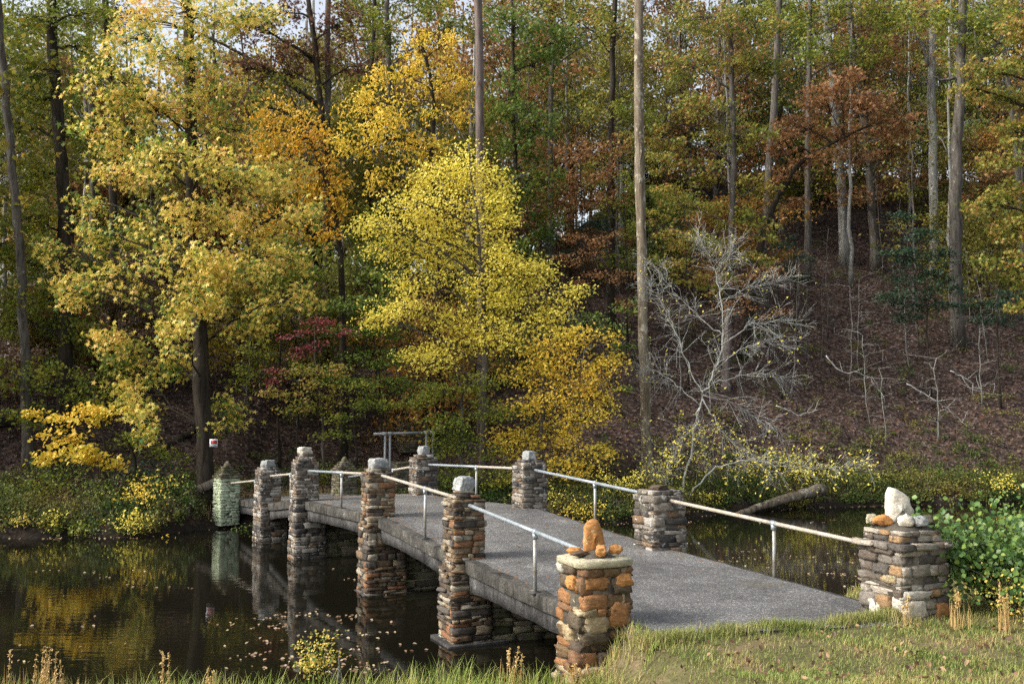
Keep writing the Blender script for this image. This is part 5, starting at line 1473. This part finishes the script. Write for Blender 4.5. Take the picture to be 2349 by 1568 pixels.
def lawn():
    n = 230000
    X = RND.uniform(-9, 10.5, n); Yv = RND.uniform(9.6, 17.5, n)
    u = (X - 1.14) * .93 + (Yv - 14) * .37; v = -(X - 1.14) * .37 + (Yv - 14) * .93
    Z = ground_z(X, Yv)
    patchy = wob(X, Yv, 1.4, 3) + .6 * wob(X, Yv, 4.2, 8)
    k = (Z > .12) & ~on_deck(X, Yv) & (RND.random(n) < np.clip(.62 + patchy * .62, np.where(X < 2.6, .6, .12), 1))
    # nothing inside the end pillars
    for (cx, cy), r in ((LX[0], .5), (RX[0], .55)): k &= np.hypot(X - cx, Yv - cy) > r
    X, Yv, Z = X[k], Yv[k], Z[k]
    # the lit short lawn
    near_edge = (X < 1.75 + .35 * wob(X, Yv, 3.0, 5))
    st = [(0, (.09, .16, .03)), (.3, (.17, .24, .05)), (.55, (.28, .28, .08)), (.8, (.42, .34, .14)), (1, (.36, .22, .10))]
    tall_ = (~near_edge) & (wob(X, Yv, .9, 11) + .5 * wob(X, Yv, 3.1, 2) > .42) & (RND.random(len(X)) < .35)
    blades("tufted_grass", np.stack([X[tall_], Yv[tall_], Z[tall_] - .01], 1), .17, .008, "tuft_blade", [(0, (.10, .18, .03)), (.5, (.24, .29, .06)), (.8, (.44, .38, .16)), (1, (.36, .22, .10))], "taller uneven grass tufts across the lawn", .95)
    blades("grass", np.stack([X[~near_edge], Yv[~near_edge], Z[~near_edge] - .01], 1), .075, .009, "lawn_blade", st, "short patchy green and straw coloured lawn in the foreground", .9)
    k2 = near_edge & (RND.random(len(X)) < .6)
    k3 = k2 & (X < .7); k2 = k2 & (X >= .7)
    k3 &= RND.random(len(X)) < .5
    blades("shore_grass", np.stack([X[k3], Yv[k3], Z[k3] - .01], 1), .46, .010, "shore_blade", [(0, (.10, .18, .03)), (.45, (.26, .34, .06)), (.75, (.48, .42, .15)), (1, (.45, .28, .10))], "long loose green and straw grass along the near shore at left", .8)
    blades("bank_grass", np.stack([X[k2], Yv[k2], Z[k2] - .01], 1), .22, .010, "bank_blade", [(0, (.10, .18, .03)), (.4, (.24, .30, .06)), (.7, (.42, .36, .14)), (1, (.34, .20, .08))], "longer green and straw grass on the near water's edge", .8)
    # longer tufts against the slab edge and pillars
    n = 15000
    tx = RND.uniform(0, 4.9, n); vv = -1.18 + RND.normal(0, .10, n) + .1 * wob(tx, tx * 0, 2.1, 4)
    X2 = 1.14 + tx * .93 - vv * .37; Y2 = 14 + tx * .37 + vv * .93
    Z2 = np.maximum(ground_z(X2, Y2), 1.33)
    dens = RND.random(n) < np.clip(.4 + .6 * wob(X2, Y2, 2.4, 6), .16, 1)
    rd = np.hypot(X2 - LX[0][0], Y2 - LX[0][1]) > .55
    blades("edge_grass", np.stack([X2, Y2, Z2], 1)[dens & rd], .15, .008, "edge_blade", [(0, (.11, .17, .03)), (.45, (.26, .28, .07)), (.75, (.46, .38, .18)), (1, (.40, .26, .13))], "longer tufts of grass along the end of the deck", .8)
    # fallen leaves on the lawn
    n = 520
    X = RND.uniform(-1, 9, n); Yv = RND.uniform(10.3, 14, n)
    kk = ~on_deck(X, Yv)
    C = np.stack([X, Yv, ground_z(X, Yv) + .06], 1)[kk]
    V, Fq = leaves(C, .075, 'oval', .9)
    o = quads("lawn_leaves", V, Fq, leaf_mat("lawn_leaf", [(0, (.07, .04, .025)), (.5, (.16, .09, .05)), (.8, (.28, .17, .09)), (1, (.34, .24, .12))], patch=.1, transl=.05)); tag(o, "scattered dry brown leaves on the lawn", None, None, "stuff")
    # on the deck and far path
    C = []
    for _ in range(260):
        t = RND.random(); i = RND.integers(0, 4); s = RND.beta(.35, .35) * .94 + .03
        p = deck_pt(i, t, 0) * (1 - s) + deck_pt(i, t, 1) * s
        C.append(p + [0, 0, .018])
    V, Fq = leaves(np.array(C), .07, 'star', .12)
    o = quads("deck_leaves", V, Fq, M["leaf_rust"]); tag(o, "few dry leaves lying on the bridge deck", None, None, "stuff")
    n = 900
    C = np.stack([-8.6 + RND.normal(0, 1.3, n), 40.4 + RND.normal(0, .9, n), np.zeros(n)], 1); C[:, 2] = ground_z(C[:, 0], C[:, 1]) + .06
    V, Fq = leaves(C, .13, 'quad', .35)
    o = quads("path_leaves", V, Fq, M["leaf_rust"]); tag(o, "rust leaves heaped on the path at the far end of the bridge", None, None, "stuff")
lawn()

def tuft(px, py, D, n, h, mat, label, w=.22, heads=True, name="grass_tuft", bend=.35):
    p = at(px, py, D)
    z = max(gz(p[0], p[1]), 0.0)
    root = empty(name, (p[0], p[1], z)); tag(root, label, "grass tuft", "tall grass tufts on the near bank")
    B = np.stack([RND.normal(0, w * .5, n), RND.normal(0, w * .3, n), np.zeros(n)], 1)
    o = blades("leaves", B, h, .011, "", mat, "", bend, None, root, hv=(.45, 1.0))
    if heads:
        tb = MB(); C = []
        for k in range(max(3, n // 9)):
            b0 = np.array([RND.normal(0, w * .35), RND.normal(0, w * .2), 0]); hh = h * RND.uniform(.9, 1.35)
            e = b0 + [RND.normal(0, .05), RND.normal(0, .03), hh]
            tube(tb, bez(b0, (b0 + e) / 2 + [RND.normal(0, .03), 0, 0], e, 5), np.linspace(.005, .003, 5), 4, cap=False)
            t = RND.uniform(.6, 1, 26)[:, None]
            C.append(b0 + (e - b0) * t + RND.normal(0, .012, (26, 3)))
        tb.build("stalks", M["leaf_straw"], root)
        V, Fq = leaves(np.concatenate(C), .045, 'lance', .5, -1.5)
        quads("foliage", V, Fq, M["leaf_straw"], root)
M["leaf_straw"] = leaf_mat("leaf_straw", [(0, (.42, .26, .10)), (.5, (.60, .42, .17)), (1, (.70, .56, .28))], transl=.3)
M["leaf_grass"] = leaf_mat("leaf_grass", [(0, (.10, .19, .03)), (.5, (.26, .34, .06)), (1, (.48, .42, .16))], transl=.3)
TF = [(5, 1600, 13.2, 30, .75, "leaf_straw", "tan grass stalks cut by the lower left corner"), (85, 1610, 13.2, 60, .78, "leaf_straw", "tallest tan seed headed grass clump near the lower left corner"),
      (125, 1610, 13.0, 70, .62, "leaf_straw", "dense tan grass clump right of the tallest one"), (180, 1610, 13.0, 60, .5, "leaf_grass", "greenish grass clump with leaning tan tips near lower left"),
      (230, 1610, 12.9, 50, .38, "leaf_grass", "low green grass clump on the near bank at left"), (375, 1600, 13.0, 30, .66, "leaf_straw", "slim tan plume of grass left of centre on the near bank"),
      (430, 1610, 12.9, 40, .42, "leaf_straw", "short tan grass clump between the slim plumes"), (480, 1600, 13.0, 20, .58, "leaf_straw", "thin single tan grass plume left of the yellow water weed"),
      (310, 1620, 12.8, 80, .34, "leaf_grass", "bright green grass clump at the bottom left"), (1020, 1590, 12.8, 60, .42, "leaf_grass", "green grass clump at the bottom left of the stout pillar"),
      (1110, 1590, 12.8, 70, .45, "leaf_grass", "arching green grass clump below the footing"), (1170, 1580, 13.0, 40, .55, "leaf_straw", "seeding grass clump just left of the stout pillar"),
      (1230, 1570, 13.1, 60, .45, "leaf_grass", "grass clump at the left foot of the stout pillar"), (1330, 1570, 12.9, 60, .3, "leaf_straw", "reddish dry grass clump in front of the stout pillar"),
      (2080, 1430, 13.9, 14, .35, "leaf_straw", "dry grass clump in front of the broad end pillar"), (2200, 1450, 13.8, 30, .42, "leaf_straw", "tan grass clump under the yellow weeds at right"),
      (2310, 1470, 13.6, 34, .5, "leaf_straw", "tan grass clump below the alder at the right edge"), (590, 1615, 12.7, 70, .3, "leaf_grass", "low green clump at the bottom below the water weed")]
for q in TF: tuft(*q[:2], q[2], q[3], q[4], q[5], q[6], heads=(q[5] == "leaf_straw"), bend=.35 if q[5] == "leaf_straw" else .7, w=.16 if q[3] < 45 else .26)

def floating():
    C = []
    # drifts in rough bands, denser near the bridge
    for _ in range(34):
        px, py = RND.uniform(0, 980), RND.uniform(1290, 1540)
        c = onz(px, py, .0)
        for _2 in range(RND.integers(1, 5)): C.append([c[0] + RND.normal(0, .25), c[1] + RND.normal(0, .08), .012])
    for _ in range(36):
        px, py = RND.uniform(560, 900), RND.uniform(1400, 1540)
        c = onz(px, py, .0)
        for _2 in range(RND.integers(3, 10)): C.append([c[0] + RND.normal(0, .3), c[1] + RND.normal(0, .10), .012])
    for _ in range(46):
        px, py = RND.uniform(1560, 2000), RND.uniform(1190, 1400)
        c = onz(px, py, .0)
        for _2 in range(RND.integers(2, 9)): C.append([c[0] + RND.normal(0, .35), c[1] + RND.normal(0, .10), .012])
    for _ in range(500):       # a line of leaves caught along the far shore
        x = RND.uniform(-26, 30); y = float(np.interp(x, SHX, SHY)) - RND.uniform(.0, .5)
        C.append([x, y, .012])
    C = np.array(C)
    V0, F0 = SH['star']
    C = C[RND.random(len(C)) < .8]
    V, Fq = leaves(C, .075, 'oval', .10)
    V[:, 2] = np.maximum(V[:, 2], .004)
    m = leaf_mat("floating_leaf", [(0, (.09, .05, .025)), (.45, (.24, .15, .08)), (.8, (.36, .28, .20)), (1, (.42, .34, .12))], transl=0.0, patch=.1)
    o = quads("floating_leaves", V, Fq, m); tag(o, "scattered tan leaves floating on the dark water", None, None, "stuff")
floating()
